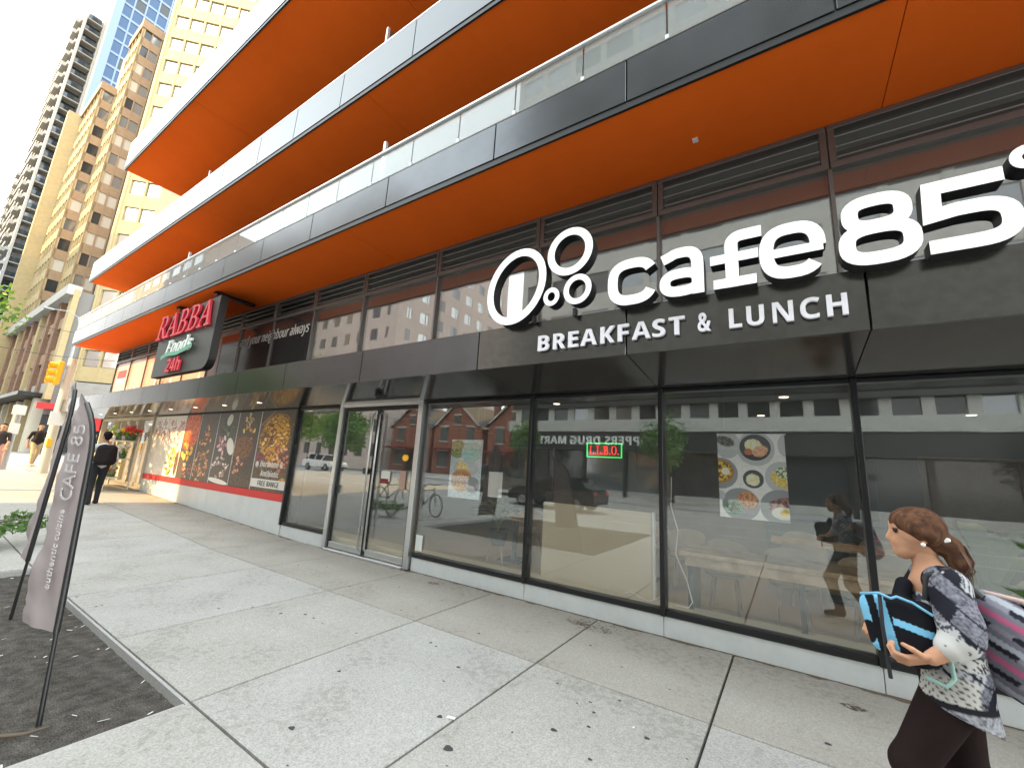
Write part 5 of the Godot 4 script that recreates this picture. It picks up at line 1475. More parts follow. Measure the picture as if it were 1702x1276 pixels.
func build_street() -> void:
	feather_flag("grey brown feather flag with white upright lettering in soil", Vector3(-3.87, -0.06, 4.03), Vector3(-4.36, 2.03, 4.03), Vector3(-0.99, 0, 0.12).normalized(), 0.25, 0.6, 3, true)
	feather_flag("grey brown feather flag seen edge on, blank", Vector3(-6.23, -0.06, 3.87), Vector3(-6.0, 2.28, 3.87), Vector3(-0.995, 0, -0.06).normalized(), 0.25, 0.5, 8, false)
	# traffic signal on a stout pole at the corner
	var s := thing("traffic_signal", "yellow traffic signal head on a stout pale pole at corner", "traffic light", Vector3(-23.0, G(-23.0), 1.24))
	put(s, "pole", tube([Vector3(0, -0.1, 0), Vector3(0, 4.35, 0)], [0.15, 0.11], 14), M.pole_cream)
	bx(s, "bracket", Vector3(0.05, 3.95, 0.13), Vector3(0.05, 0.05, 0.16), M.pole_grey)
	bx(s, "bracket", Vector3(0.05, 3.45, 0.13), Vector3(0.05, 0.05, 0.16), M.pole_grey)
	bx(s, "head", Vector3(0.05, 3.7, 0.29), Vector3(0.26, 0.9, 0.18), M.signal_yellow, Vector3.ZERO, 0.03)
	for k in 3:
		put(s, "visor", tube([Vector3(0.05, 3.98 - k * 0.28, 0.38), Vector3(0.05, 3.96 - k * 0.28, 0.58)], [0.115, 0.125], 12, false), M.signal_yellow)
		put(s, "lens", lathe([Vector2(0, 0), Vector2(0.09, 0), Vector2(0.1, 0.01)], 14), [M.tail_red, M.signal_yellow, M.green_letter][k], Transform3D(Basis.from_euler(Vector3(PI / 2, 0, 0)), Vector3(0.05, 3.98 - k * 0.28, 0.39)))
	bx(s, "sign_plate", Vector3(0.2, 2.0, 0.02), Vector3(0.02, 0.5, 0.42), M.white, Vector3.ZERO, 0.004)
	bx(s, "push_button_box", Vector3(0.14, 1.1, 0.05), Vector3(0.12, 0.3, 0.14), M.signal_yellow, Vector3.ZERO, 0.01)
	var lp := thing("street_lamp", "pale street lamp with curved arm at the far corner", "street lamp", Vector3(-48.0, 0.5, -2.6))
	put(lp, "post", tube([Vector3(0, 0, 0), Vector3(0, 10.6, 0)], [0.16, 0.09], 10), M.pole_grey)
	put(lp, "arm", tube([Vector3(0, 10.5, 0), Vector3(0, 11.2, 0.2), Vector3(0, 11.5, 0.8), Vector3(0, 11.4, 1.6)], [0.045, 0.04, 0.035, 0.03], 8), M.pole_grey)
	bx(lp, "lantern", Vector3(0, 11.36, 1.9), Vector3(0.3, 0.12, 0.6), M.pole_grey, Vector3.ZERO, 0.04)
	var sp := thing("sign_post", "grey street post with white notice plates past the crossing", "post", Vector3(-24.4, G(-24.4), 2.05))
	put(sp, "post", tube([Vector3(0, 0, 0), Vector3(0, 2.4, 0)], [0.11, 0.1], 12), M.pole_grey)
	bx(sp, "plate", Vector3(0.12, 2.2, 0), Vector3(0.03, 0.35, 0.34), M.white, Vector3.ZERO, 0.004)
	bx(sp, "plate", Vector3(0.12, 1.5, 0), Vector3(0.03, 0.4, 0.26), M.white, Vector3.ZERO, 0.004)
	tree("leafy street tree overhanging the pavement by the crossing", Vector3(-18.0, G(-18.0), 5.3), 6.2, Vector3(2.3, 2.3, 2.3), 6000, 0.09, 41)
	var sh := thing("low_shrub", "dark leafy low shrub sprouting beside the pavement", "shrub", Vector3(-9.9, 0.05, 3.95))
	for k in 8:
		var a := -1.9 + k * 0.35
		put(sh, "stem", tube([Vector3(0, -0.1, 0), Vector3(cos(a) * 0.3, 0.35, sin(a) * 0.35), Vector3(cos(a) * 0.6, 0.42, sin(a) * 0.8)], [0.012, 0.009, 0.004], 5), M.bark)
	put(sh, "foliage", leaves(420, Vector3(0.2, 0.33, -0.4), Vector3(0.5, 0.18, 0.65), 0.05, 9, 16), M.leaf_2)
	# flower and fruit rack by the grocery door
	var fr := thing("flower_rack", "tiered rack of bright cut flowers beside the grocery door", "flower rack", Vector3(-17.9, G(-17.9), 0.55))
	for lv in 3:
		var y := 0.35 + lv * 0.55
		bx(fr, "shelf", Vector3(0, y, 0.2 - lv * 0.14), Vector3(1.9, 0.04, 0.32), M.pole_cream)
		for k in 6:
			var bk := sub(fr, "flower_bucket", Vector3(-0.8 + k * 0.32, y + 0.02, 0.2 - lv * 0.14))
			put(bk, "bucket", lathe([Vector2(0, 0), Vector2(0.08, 0), Vector2(0.1, 0.15), Vector2(0.09, 0.15), Vector2(0, 0.13)], 12), M.leaf_2 if k % 3 else M.pole_grey)
			put(bk, "stems", leaves(90, Vector3(0, 0.22, 0), Vector3(0.17, 0.13, 0.17), 0.04, 50 + lv * 7 + k, 5), M.leaf_1)
			put(bk, "blooms", leaves(190, Vector3(0, 0.32, 0), Vector3(0.22, 0.2, 0.22), 0.036, 90 + lv * 7 + k, 7), M[["petal_red", "petal_yellow", "petal_pink", "petal_white", "petal_lime", "petal_red"][(k * 5 + lv * 2) % 6]])
	for sx in [-0.97, 0.97]:
		for sz in [-0.2, 0.38]:
			bx(fr, "post", Vector3(sx, 0.8, sz), Vector3(0.04, 1.6, 0.04), M.pole_cream)
	put(fr, "trailing_plants", leaves(500, Vector3(0, 0.2, 0.5), Vector3(0.95, 0.2, 0.2), 0.05, 77, 14), M.leaf_1)
	bicycle("black bicycle parked by the kerb beside the soil bed", Vector3(-9.6, 0.03, 5.0), 0.2)
	bicycle("black bicycle parked farther along the kerb rack", Vector3(-11.4, 0.08, 5.2), -0.15)
	# small black camera under the canopy by the door
	var sc := thing("security_camera", "small black camera under the canopy above the cafe door", "camera", Vector3(-5.45, 2.63, 0.62))
	put(sc, "base", lathe([Vector2(0, 0.06), Vector2(0.06, 0.06), Vector2(0.055, 0.01), Vector2(0, 0.01)], 14), M.black_plastic)
	put(sc, "dome", lathe([Vector2(0.05, 0.01), Vector2(0.045, -0.03), Vector2(0.025, -0.055), Vector2(0, -0.06)], 14), M.black_plastic)
	bx(sc, "arm", Vector3(0.06, 0.0, 0.05), Vector3(0.12, 0.03, 0.03), M.black_plastic, Vector3(0, 0.5, 0), 0.006)
	# overhead wires of the side street
	for q in [[7.6, "lower"], [9.4, "upper"]]:
		var pts := []
		for i in 13:
			var t := i / 12.0
			pts.append(Vector3(lerpf(-36.0, -44.0, t), q[0] - 0.9 * sin(t * PI) + t * 0.8, lerpf(9.0, -6.0, t)))
		tag(top("overhead_wire", tube(pts, [0.018], 5), M.black_plastic), "thin dark " + q[1] + " overhead wire crossing the side street", "wire", "overhead wires")


# bodies: tapered bones joined by a smooth minimum and meshed as surface nets; bones are [a, b, ra, rb, colour]
func net(bones: Array, cell: float, k: float, paint = null, cut = null) -> ArrayMesh:
	var lo := Vector3.INF
	var hi := -Vector3.INF
	for b in bones:
		for e in [[b[0], b[2]], [b[1], b[3]]]:
			lo = lo.min(e[0] - Vector3.ONE * (e[1] + k + cell * 2))
			hi = hi.max(e[0] + Vector3.ONE * (e[1] + k + cell * 2))
	var nx := int((hi.x - lo.x) / cell) + 2
	var ny := int((hi.y - lo.y) / cell) + 2
	var nz := int((hi.z - lo.z) / cell) + 2
	var f := PackedFloat32Array()
	f.resize(nx * ny * nz)
	f.fill(1.0)
	var near := PackedFloat32Array()
	near.resize(f.size())
	near.fill(1.0)
	var who := PackedInt32Array()
	who.resize(f.size())
	for bi in bones.size():
		var b = bones[bi]
		var a: Vector3 = b[0]
		var d: Vector3 = b[1] - a
		var l2 := maxf(d.length_squared(), 1e-9)
		var m := maxf(b[2], b[3]) + k + cell * 1.5
		var p0 := (a.min(b[1]) - Vector3.ONE * m - lo) / cell
		var p1 := (a.max(b[1]) + Vector3.ONE * m - lo) / cell
		for z in range(maxi(0, int(p0.z)), mini(nz, int(p1.z) + 2)):
			for y in range(maxi(0, int(p0.y)), mini(ny, int(p1.y) + 2)):
				var row := (z * ny + y) * nx
				for x in range(maxi(0, int(p0.x)), mini(nx, int(p1.x) + 2)):
					var p := lo + Vector3(x, y, z) * cell - a
					var t := clampf(p.dot(d) / l2, 0.0, 1.0)
					var s: float = (p - d * t).length() - lerpf(b[2], b[3], t)
					var i := row + x
					if s < near[i]:
						near[i] = s
						who[i] = bi
					var o := f[i]
					var h := maxf(k - absf(o - s), 0.0) / k
					f[i] = minf(o, s) - h * h * k * 0.25
	if cut != null:   # a plane that ends the cloth: keep what lies above it
		var pl: Plane = cut
		for z in nz:
			for y in ny:
				for x in nx:
					var i := (z * ny + y) * nx + x
					if f[i] < cell * 2.0: f[i] = maxf(f[i], -pl.distance_to(lo + Vector3(x, y, z) * cell))
	var st := begin(true)
	var id := PackedInt32Array()
	id.resize(f.size())
	id.fill(-1)
	var count := 0
	var sx := 1
	var sy := nx
	var sz := nx * ny
	var off := [0, sx, sy, sx + sy, sz, sx + sz, sy + sz, sx + sy + sz]
	var edges := [[0, 1], [2, 3], [4, 5], [6, 7], [0, 2], [1, 3], [4, 6], [5, 7], [0, 4], [1, 5], [2, 6], [3, 7]]
	for z in nz - 1:
		for y in ny - 1:
			for x in nx - 1:
				var i := (z * ny + y) * nx + x
				var neg := 0
				for o in off: if f[i + o] < 0.0: neg += 1
				if neg == 0 or neg == 8: continue
				var acc := Vector3.ZERO
				var c := 0
				for e in edges:
					var v0 := f[i + off[e[0]]]
					var v1 := f[i + off[e[1]]]
					if (v0 < 0.0) == (v1 < 0.0): continue
					var t := v0 / (v0 - v1)
					var q0 := Vector3(e[0] & 1, (e[0] >> 1) & 1, e[0] >> 2)
					var q1 := Vector3(e[1] & 1, (e[1] >> 1) & 1, e[1] >> 2)
					acc += q0.lerp(q1, t)
					c += 1
				var p := lo + (Vector3(x, y, z) + acc / c) * cell
				var col: Color = bones[who[i]][4]
				if paint != null: col = paint.call(p, col)
				st.set_color(col)
				st.add_vertex(p)
				id[i] = count
				count += 1
	for z in range(1, nz - 1):
		for y in range(1, ny - 1):
			for x in range(1, nx - 1):
				var i := (z * ny + y) * nx + x
				for ax in 3:
					var s1: int = [sx, sy, sz][ax]
					if (f[i] < 0.0) == (f[i + s1] < 0.0): continue
					var u: int = [sy, sz, sx][ax]
					var v: int = [sz, sx, sy][ax]
					var q := [id[i - u - v], id[i - v], id[i], id[i - u]]
					if q.min() < 0: continue
					if f[i] < 0.0: q = [q[3], q[2], q[1], q[0]]
					for w in [0, 1, 2, 0, 2, 3]: st.add_index(q[w])
	st.generate_normals()
	return st.commit()

const SKIN := Color(0.5, 0.27, 0.17)
const SKIN2 := Color(0.36, 0.2, 0.13)

# head facing +x in a frame of its own; returns bones for skin and for hair
func head_bones(c: Vector3, fw: Vector3, s: float, skin: Color) -> Array:
	var up := Vector3.UP
	var sd := fw.cross(up).normalized()
	var B := []
	var at := func(f, u, w): return c + fw * f * s + up * u * s + sd * w * s
	B.append([at.call(-0.02, 0.03, 0), at.call(0.0, 0.03, 0), 0.085 * s, 0.084 * s, skin])
	B.append([at.call(0.015, -0.03, 0), at.call(0.03, -0.075, 0), 0.066 * s, 0.042 * s, skin])
	B.append([at.call(0.054, -0.095, 0), at.call(0.062, -0.094, 0), 0.025 * s, 0.022 * s, skin])   # chin
	B.append([at.call(0.076, 0.03, 0), at.call(0.098, -0.024, 0), 0.011 * s, 0.0135 * s, skin])      # nose
	B.append([at.call(0.076, -0.052, -0.012), at.call(0.076, -0.052, 0.012), 0.011 * s, 0.011 * s, skin.lerp(Color(0.35, 0.1, 0.09), 0.25)])
	B.append([at.call(0.066, -0.04, 0), at.call(0.062, -0.075, 0), 0.03 * s, 0.026 * s, skin])   # lips
	B.append([at.call(0.074, 0.04, -0.032), at.call(0.074, 0.04, 0.032), 0.016 * s, 0.016 * s, skin])   # brow
	for w in [-1.0, 1.0]:
		B.append([at.call(-0.012, 0.02, w * 0.08), at.call(-0.012, -0.03, w * 0.076), 0.014 * s, 0.009 * s, skin])   # ear
		B.append([at.call(0.075, 0.012, w * 0.03), at.call(0.077, 0.012, w * 0.031), 0.008 * s, 0.008 * s, Color(0.05, 0.035, 0.03)])   # eye
	return B

# a closed hand: palm, four bent fingers of their own length, thumb from the side of the palm
func hand_bones(w: Vector3, fw: Vector3, dn: Vector3, skin: Color, s := 1.0) -> Array:
	var sd := fw.cross(dn).normalized()
	var B := []
	for k in 4:
		B.append([w + sd * (k - 1.5) * 0.012 * s, w + fw * 0.075 * s + sd * (k - 1.5) * 0.019 * s, 0.013 * s, 0.011 * s, skin])
	var len := [0.036, 0.044, 0.04, 0.03]
	for k in 4:
		var kn := w + fw * 0.08 * s + sd * (k - 1.5) * 0.0225 * s
		var j1: Vector3 = kn + (fw * 0.85 + dn * 0.5).normalized() * len[k] * s
		var j2: Vector3 = j1 + (fw * 0.1 + dn).normalized() * len[k] * 0.75 * s
		var j3: Vector3 = j2 + (dn * 0.8 - fw * 0.6).normalized() * len[k] * 0.55 * s
		B.append([kn, j1, 0.0098 * s, 0.009 * s, skin])
		B.append([j1, j2, 0.009 * s, 0.0085 * s, skin])
		B.append([j2, j3, 0.0085 * s, 0.0075 * s, skin])
	var tb := w + fw * 0.025 * s - sd * 0.03 * s
	var t1 := tb + (fw * 0.6 - sd * 0.7 + dn * 0.4).normalized() * 0.04 * s
	B.append([tb, t1, 0.013 * s, 0.011 * s, skin])
	B.append([t1, t1 + (fw * 0.7 + dn * 0.7).normalized() * 0.032 * s, 0.0105 * s, 0.0085 * s, skin])
	return B

# an upright walker facing +x in its own frame; spec holds colours, stride and a height
func walker(o: Node3D, sp: Dictionary) -> void:
	var s: float = sp.height / 1.75
	var v := func(x, y, z): return Vector3(x, y, z) * s
	var st: float = sp.stride
	var top_c: Color = sp.shirt
	var leg_c: Color = sp.trousers
	var sk: Color = sp.skin
	var B := []
	B.append([v.call(0, 1.0, 0), v.call(0.02, 1.32, 0), 0.145 * s, 0.15 * s, top_c])
	B.append([v.call(0.0, 1.36, -0.15), v.call(0.0, 1.36, 0.15), 0.075 * s, 0.075 * s, top_c])
	B.append([v.call(0, 1.05, -0.06), v.call(0, 1.05, 0.06), 0.13 * s, 0.13 * s, top_c])
	B.append([v.call(0.0, 1.4, 0), v.call(0.02, 1.52, 0), 0.058 * s, 0.052 * s, sk])
	for w in [-1.0, 1.0]:
		var kx = 0.12 * st * w + 0.06
		B.append([v.call(0, 0.93, w * 0.085), v.call(kx, 0.5, w * 0.09), 0.095 * s, 0.066 * s, leg_c])
		B.append([v.call(kx, 0.5, w * 0.09), v.call(0.26 * st * w - 0.02, 0.09, w * 0.09), 0.064 * s, 0.048 * s, leg_c])
		B.append([v.call(0.26 * st * w - 0.05, 0.05, w * 0.09), v.call(0.26 * st * w + 0.14, 0.04, w * 0.1), 0.045 * s, 0.038 * s, sp.shoes])
		var ex = -0.1 * st * w
		B.append([v.call(0, 1.36, w * 0.2), v.call(ex, 1.1, w * 0.25), 0.056 * s, 0.046 * s, top_c])
		B.append([v.call(ex, 1.1, w * 0.25), v.call(ex * 1.3 + 0.12, 0.88, w * 0.25), 0.04 * s, 0.03 * s, sp.get("sleeve", sk)])
		for q in hand_bones(v.call(ex * 1.3 + 0.13, 0.85, w * 0.25), Vector3(0.25, -0.97, 0).normalized(), Vector3(0.97, 0.25, 0), sk, s): B.append(q)
	for q in head_bones(v.call(0.03, 1.62, 0), Vector3.RIGHT, s, sk): B.append(q)
	put(o, "body", net(B, 0.017, 0.03), M.painted)
	var H := [[v.call(-0.0, 1.675, 0), v.call(0.015, 1.685, 0), 0.086 * s, 0.083 * s, sp.hair], [v.call(-0.05, 1.6, 0), v.call(-0.04, 1.66, 0), 0.06 * s, 0.07 * s, sp.hair]]
	put(o, "hair", net(H, 0.014, 0.03), M.painted)

func build_people() -> void:
	var n := FastNoiseLite.new()
	n.seed = 12
	n.frequency = 9.0
	var fine := FastNoiseLite.new()
	fine.seed = 13
	fine.frequency = 38.0
	# ---- woman walking past the glass, facing -x
	var at := Vector3(0.5, 0, 2.15)
	var w := thing("person", "person in black and white patterned tunic walking past with bags", "person", at)
	var P := func(x, y, z): return Vector3(x, y, z) - at
	var fw := Vector3(-0.985, -0.03, 0.1).normalized()
	var trouser := Color(0.022, 0.013, 0.013)
	var B := []
	B.append([P.call(0.535, 0.86, 2.15), P.call(0.55, 1.0, 2.15), 0.12, 0.105, trouser])
	B.append([P.call(0.55, 1.0, 2.15), P.call(0.535, 1.17, 2.15), 0.1, 0.105, SKIN])
	B.append([P.call(0.535, 1.2, 2.06), P.call(0.535, 1.2, 2.24), 0.075, 0.075, SKIN])
	B.append([P.call(0.53, 1.22, 2.15), P.call(0.492, 1.335, 2.15), 0.058, 0.047, SKIN])
	# near leg steps forward, far leg trails
	B.append([P.call(0.53, 0.8, 2.22), P.call(0.36, 0.47, 2.23), 0.098, 0.07, trouser])
	B.append([P.call(0.36, 0.47, 2.23), P.call(0.44, 0.1, 2.23), 0.068, 0.05, trouser])
	B.append([P.call(0.45, 0.06, 2.23), P.call(0.29, 0.04, 2.24), 0.042, 0.034, Color(0.03, 0.03, 0.03)])
	B.append([P.call(0.54, 0.8, 2.08), P.call(0.56, 0.45, 2.08), 0.098, 0.07, trouser])
	B.append([P.call(0.56, 0.45, 2.08), P.call(0.74, 0.14, 2.08), 0.066, 0.048, trouser])
	B.append([P.call(0.75, 0.11, 2.08), P.call(0.66, 0.03, 2.07), 0.04, 0.032, Color(0.03, 0.03, 0.03)])
	# near arm: bare forearm reaching forward under the bag
	B.append([P.call(0.542, 1.21, 2.29), P.call(0.55, 1.02, 2.355), 0.05, 0.042, SKIN])
	B.append([P.call(0.55, 1.02, 2.355), P.call(0.44, 0.945, 2.385), 0.04, 0.028, SKIN])
	B.append([P.call(0.53, 1.2, 2.02), P.call(0.44, 1.07, 1.98), 0.048, 0.04, SKIN])
	B.append([P.call(0.44, 1.07, 1.98), P.call(0.36, 1.0, 2.08), 0.038, 0.027, SKIN])
	put(w, "body", net(B, 0.013, 0.035), M.painted)
	var hb := head_bones(P.call(0.478, 1.415, 2.15), fw, 0.97, SKIN)
	hb.append([P.call(0.5, 1.34, 2.15), P.call(0.485, 1.37, 2.15), 0.047, 0.05, SKIN])
	var mottle := func(p: Vector3, c: Color): return c * (1.0 + 0.16 * n.get_noise_3d(p.x * 2.5, p.y * 2.5, p.z * 2.5) + 0.1 * fine.get_noise_3d(p.x * 3, p.y * 3, p.z * 3))
	put(w, "head", net(hb, 0.005, 0.018, mottle), M.painted)
	put(w, "hand", net(hand_bones(P.call(0.435, 0.943, 2.386), Vector3(-0.93, -0.32, 0.05).normalized(), Vector3(-0.2, 0.75, -0.6).normalized(), SKIN, 0.95), 0.0035, 0.004), M.painted)
	put(w, "hand", net(hand_bones(P.call(0.36, 1.0, 2.085), Vector3(-0.7, -0.2, 0.7).normalized(), Vector3(-0.3, -0.9, 0.2).normalized(), SKIN, 0.93), 0.005, 0.008), M.painted)
	var hair_c := Color(0.06, 0.03, 0.02)
	var strands := func(p: Vector3, c: Color): return c.lerp(Color(0.17, 0.085, 0.05), clampf(0.35 + 0.9 * fine.get_noise_3d(p.x * 0.7, p.y * 0.25, p.z * 2.0), 0, 1))
	var H := [
		[P.call(0.492, 1.452, 2.15), P.call(0.5, 1.45, 2.15), 0.086, 0.088, hair_c],
		[P.call(0.525, 1.41, 2.15), P.call(0.545, 1.385, 2.15), 0.075, 0.055, hair_c],
		[P.call(0.46, 1.47, 2.13), P.call(0.44, 1.468, 2.17), 0.055, 0.052, hair_c],
		[P.call(0.465, 1.44, 2.215), P.call(0.52, 1.41, 2.212), 0.026, 0.03, hair_c],
		[P.call(0.465, 1.44, 2.085), P.call(0.52, 1.41, 2.088), 0.026, 0.03, hair_c],
		[P.call(0.56, 1.395, 2.15), P.call(0.59, 1.375, 2.16), 0.03, 0.036, hair_c],
		[P.call(0.59, 1.375, 2.16), P.call(0.61, 1.31, 2.17), 0.04, 0.036, hair_c],
		[P.call(0.61, 1.31, 2.17), P.call(0.605, 1.24, 2.18), 0.034, 0.014, hair_c]]
	put(w, "hair", net(H, 0.0065, 0.025, strands), M.painted)
	# loose strands combed back from the brow to the tie, and down the tail
	var hr := RandomNumberGenerator.new()
	hr.seed = 8
	var hs := begin(true)
	for k in 170:
		var ang := hr.randf_range(-1.45, 1.45)
		var e0 := hr.randf_range(0.2, 1.2)
		var cc: Vector3 = P.call(0.497, 1.445, 2.15)
		var pts := []
		for i in 7:
			var t := i / 6.0
			var el := lerpf(e0, -0.15, t)
			var yaw := ang * (1.0 - t * 0.92)
			var fx := lerpf(-cos(ang) * 0.75, 1.0, t)
			var dir := Vector3(fx, sin(lerpf(e0, 0.1, t)) * (1.0 - t * 0.55), sin(ang) * (1.0 - t)).normalized()
			pts.append(cc + dir * (0.0895 + 0.003 * hr.randf()) * Vector3(1.02, 1.0, 0.92))
		var tb := tube(pts, [0.002, 0.0035, 0.0035, 0.0035, 0.003, 0.003, 0.002], 4, false)
		hs.append_from(tb, 0, Transform3D())
	for k in 70:
		var o := Vector3(hr.randfn(), hr.randfn(), hr.randfn()) * 0.0075
		var o2 := Vector3(hr.randfn(), hr.randfn() * 1.6, hr.randfn()) * 0.008
		hs.append_from(tube([P.call(0.57, 1.39, 2.155) + o * 0.6, P.call(0.605, 1.372, 2.165) + o * 2.2, P.call(0.625, 1.31, 2.175) + o * 2.2, P.call(0.615, 1.225, 2.185) + o2 * 1.6], [0.002, 0.0035, 0.003, 0.001], 4, false), 0, Transform3D())
	put(w, "hair_strands", hs.commit(), mat("hair_strand", lin(0.075, 0.036, 0.022), 0.5))
	put(w, "hair_clip", box_mesh(Vector3(0.03, 0.02, 0.035), 0.006), M.white, Transform3D(Basis.from_euler(Vector3(0, 0, 0.5)), P.call(0.572, 1.4, 2.19)))
	put(w, "earring", lathe([Vector2(0, -0.012), Vector2(0.008, -0.005), Vector2(0.009, 0.004), Vector2(0, 0.01)], 8), M.white, Transform3D(Basis(), P.call(0.488, 1.375, 2.232)))
	# tunic: patterned print in white, grey and blue black
	var prt := func(p: Vector3, c: Color):
		var q := p + at
		var y := q.y
		if c.r > 0.55:   # pale cuff with small dots
			return Color(0.03, 0.03, 0.035) if fine.get_noise_3d(p.x, p.y, p.z) > 0.36 else Color(0.52, 0.51, 0.5)
		var g := fine.get_noise_3d(p.x * 2, p.y * 2, p.z * 2)
		var base := Color(0.07, 0.07, 0.09).lerp(Color(0.24, 0.24, 0.28), clampf(0.5 + g * 1.3, 0, 1))
		var diag := q.y * 0.8 + q.x * 0.75 + q.z * 0.2   # bands of printed motifs running over the cloth
		var band := int(floor(diag * 15.0))
		var across := q.y * 0.6 - q.x * 0.8 + q.z * 0.5
		var cellv := n.get_noise_2d(band * 7.3, floor(across * 22.0) * 3.1)
		var fr = diag * 15.0 - floor(diag * 15.0)
		if q.y < 0.745: return base.lerp(Color(0.4, 0.4, 0.42), clampf(0.5 + g, 0, 1))
		if y > 0.775 and y < 0.865 and q.x < 0.585: return Color(0.05, 0.05, 0.05) if sin(q.x * 190.0 + q.z * 120.0) * sin(q.y * 230.0) > 0.55 else Color(0.5, 0.49, 0.46)
		if y > 0.745 and y < 0.775: return Color(0.02, 0.02, 0.025)
		if y > 0.9 and y < 0.95: return Color(0.5, 0.49, 0.47) if g > -0.1 else Color(0.03, 0.03, 0.04)
		if fr < 0.12: return Color(0.02, 0.02, 0.028)
		if cellv > 0.12: return Color(0.42, 0.42, 0.44) if sin(across * 260.0) + g > -0.45 else Color(0.06, 0.06, 0.08)
		if cellv < -0.3: return Color(0.02, 0.02, 0.03)
		return base
	var cl := Color(0.1, 0.1, 0.12)
	var cuff := Color(0.7, 0.7, 0.7)
	var T := [
		[P.call(0.54, 1.215, 2.06), P.call(0.54, 1.215, 2.23), 0.075, 0.075, cl],
		[P.call(0.545, 1.17, 2.15), P.call(0.56, 1.0, 2.15), 0.1, 0.094, cl],
		[P.call(0.51, 1.14, 2.11), P.call(0.505, 1.12, 2.19), 0.075, 0.075, cl],
		[P.call(0.555, 1.0, 2.11), P.call(0.545, 0.85, 2.09), 0.09, 0.1, cl],
		[P.call(0.555, 1.0, 2.19), P.call(0.54, 0.85, 2.21), 0.09, 0.1, cl],
		[P.call(0.54, 0.85, 2.21), P.call(0.49, 0.68, 2.23), 0.098, 0.1, cl],
		[P.call(0.54, 0.85, 2.1), P.call(0.545, 0.65, 2.08), 0.1, 0.102, cl],
		[P.call(0.545, 0.85, 2.2), P.call(0.565, 0.62, 2.22), 0.098, 0.098, cl],
		[P.call(0.542, 1.215, 2.27), P.call(0.548, 1.09, 2.335), 0.074, 0.068, cl],
		[P.call(0.548, 1.09, 2.335), P.call(0.55, 1.045, 2.352), 0.068, 0.066, cl],
		[P.call(0.53, 1.015, 2.362), P.call(0.505, 0.995, 2.37), 0.056, 0.052, cuff],
		[P.call(0.53, 1.21, 2.03), P.call(0.45, 1.08, 1.985), 0.072, 0.06, cl]]
	put(w, "tunic", net(T, 0.008, 0.03, prt, Plane(Vector3(0.36, 0.93, 0.05).normalized(), P.call(0.5, 0.735, 2.2))), M.cloth_painted)

	# ---- blue and black bag held in front of her
	var bag := thing("shoulder_bag", "bright blue and black soft bag carried in front of the woman", "bag", Vector3(0.36, 0.88, 2.3))
	var bb := [
		[Vector3(-0.05, 0.07, -0.03), Vector3(-0.07, 0.21, -0.03), 0.05, 0.055, Color(0.014, 0.014, 0.016)],
		[Vector3(0.0, 0.06, 0.0), Vector3(0.0, 0.22, -0.02), 0.055, 0.05, Color(0.014, 0.014, 0.016)],
		[Vector3(0.06, 0.05, 0.0), Vector3(0.08, 0.2, -0.02), 0.055, 0.06, Color(0.014, 0.014, 0.016)],
		[Vector3(0.03, 0.24, -0.08), Vector3(0.05, 0.31, -0.1), 0.035, 0.03, Color(0.014, 0.014, 0.016)]]
	var blue := Color(0.2, 0.5, 0.72)
	var bagp := func(p: Vector3, c: Color):
		if p.z < -0.03: return c
		var l := p.x + 0.03 + p.y * 0.16   # slanting left panel
		if l < -0.035: return c if Vector2((p.x + 0.1) / 0.022, (p.y - 0.1) / 0.05).length() < 1.0 else blue
		if absf(l - 0.012) < 0.017: return blue
		if p.x > -0.02 and absf(p.y - 0.165 + p.x * 0.25) < 0.014: return blue
		if p.y > 0.262 - p.x * 0.1: return c
		return c
	put(bag, "body", net(bb, 0.0045, 0.03, bagp), M.painted)
	put(bag, "rim", tube([Vector3(-0.12, 0.255, 0.0), Vector3(-0.06, 0.275, 0.03), Vector3(-0.02, 0.262, 0.04), Vector3(0.0, 0.272, 0.035), Vector3(0.05, 0.258, 0.04), Vector3(0.11, 0.22, 0.04)], [0.006], 6), M.bag_blue)
	put(bag, "trim", tube([Vector3(0.06, -0.02, 0.05), Vector3(0.12, -0.035, 0.06), Vector3(0.145, 0.0, 0.06), Vector3(0.14, 0.09, 0.05)], [0.009], 6), M.bag_trim)
	put(bag, "strap", tube([Vector3(-0.055, 0.27, 0.02), Vector3(-0.06, 0.15, 0.055), Vector3(-0.05, -0.06, 0.04)], [0.008], 6), M.bag_black)
	# ---- striped backpack
	var bp := thing("backpack", "grey pink and black striped backpack on the woman's back", "backpack", Vector3(0.74, 0.82, 2.15))
	var stripes := func(p: Vector3, _c: Color):
		var s := p.y * 0.86 + p.x * 0.5
		var k := int(floor((s + 1.0) / 0.021)) % 7
		var j := sin(p.x * 40.0 - p.y * 22.0 + k * 2.0)
		if k == 2: return Color(0.42, 0.1, 0.19)
		if k == 0 or k == 4: return Color(0.02, 0.02, 0.028) if j > -0.2 else Color(0.22, 0.21, 0.25)
		if k == 5: return Color(0.34, 0.36, 0.4)
		return Color(0.16, 0.15, 0.19)
	put(bp, "body", net([[Vector3(-0.03, 0.1, 0), Vector3(-0.045, 0.3, 0), 0.1, 0.09, Color.GRAY], [Vector3(0.03, 0.07, -0.06), Vector3(0.0, 0.26, -0.05), 0.1, 0.085, Color.GRAY], [Vector3(0.03, 0.07, 0.06), Vector3(0.0, 0.26, 0.05), 0.1, 0.085, Color.GRAY], [Vector3(0.08, 0.05, 0.0), Vector3(0.07, 0.14, 0.0), 0.1, 0.09, Color.GRAY]], 0.0075, 0.04, stripes), M.painted)
	put(bp, "dark_pocket", net([[Vector3(0.03, 0.3, 0.03), Vector3(0.08, 0.2, 0.05), 0.055, 0.05, Color(0.012, 0.012, 0.016)]], 0.009, 0.02), M.painted)
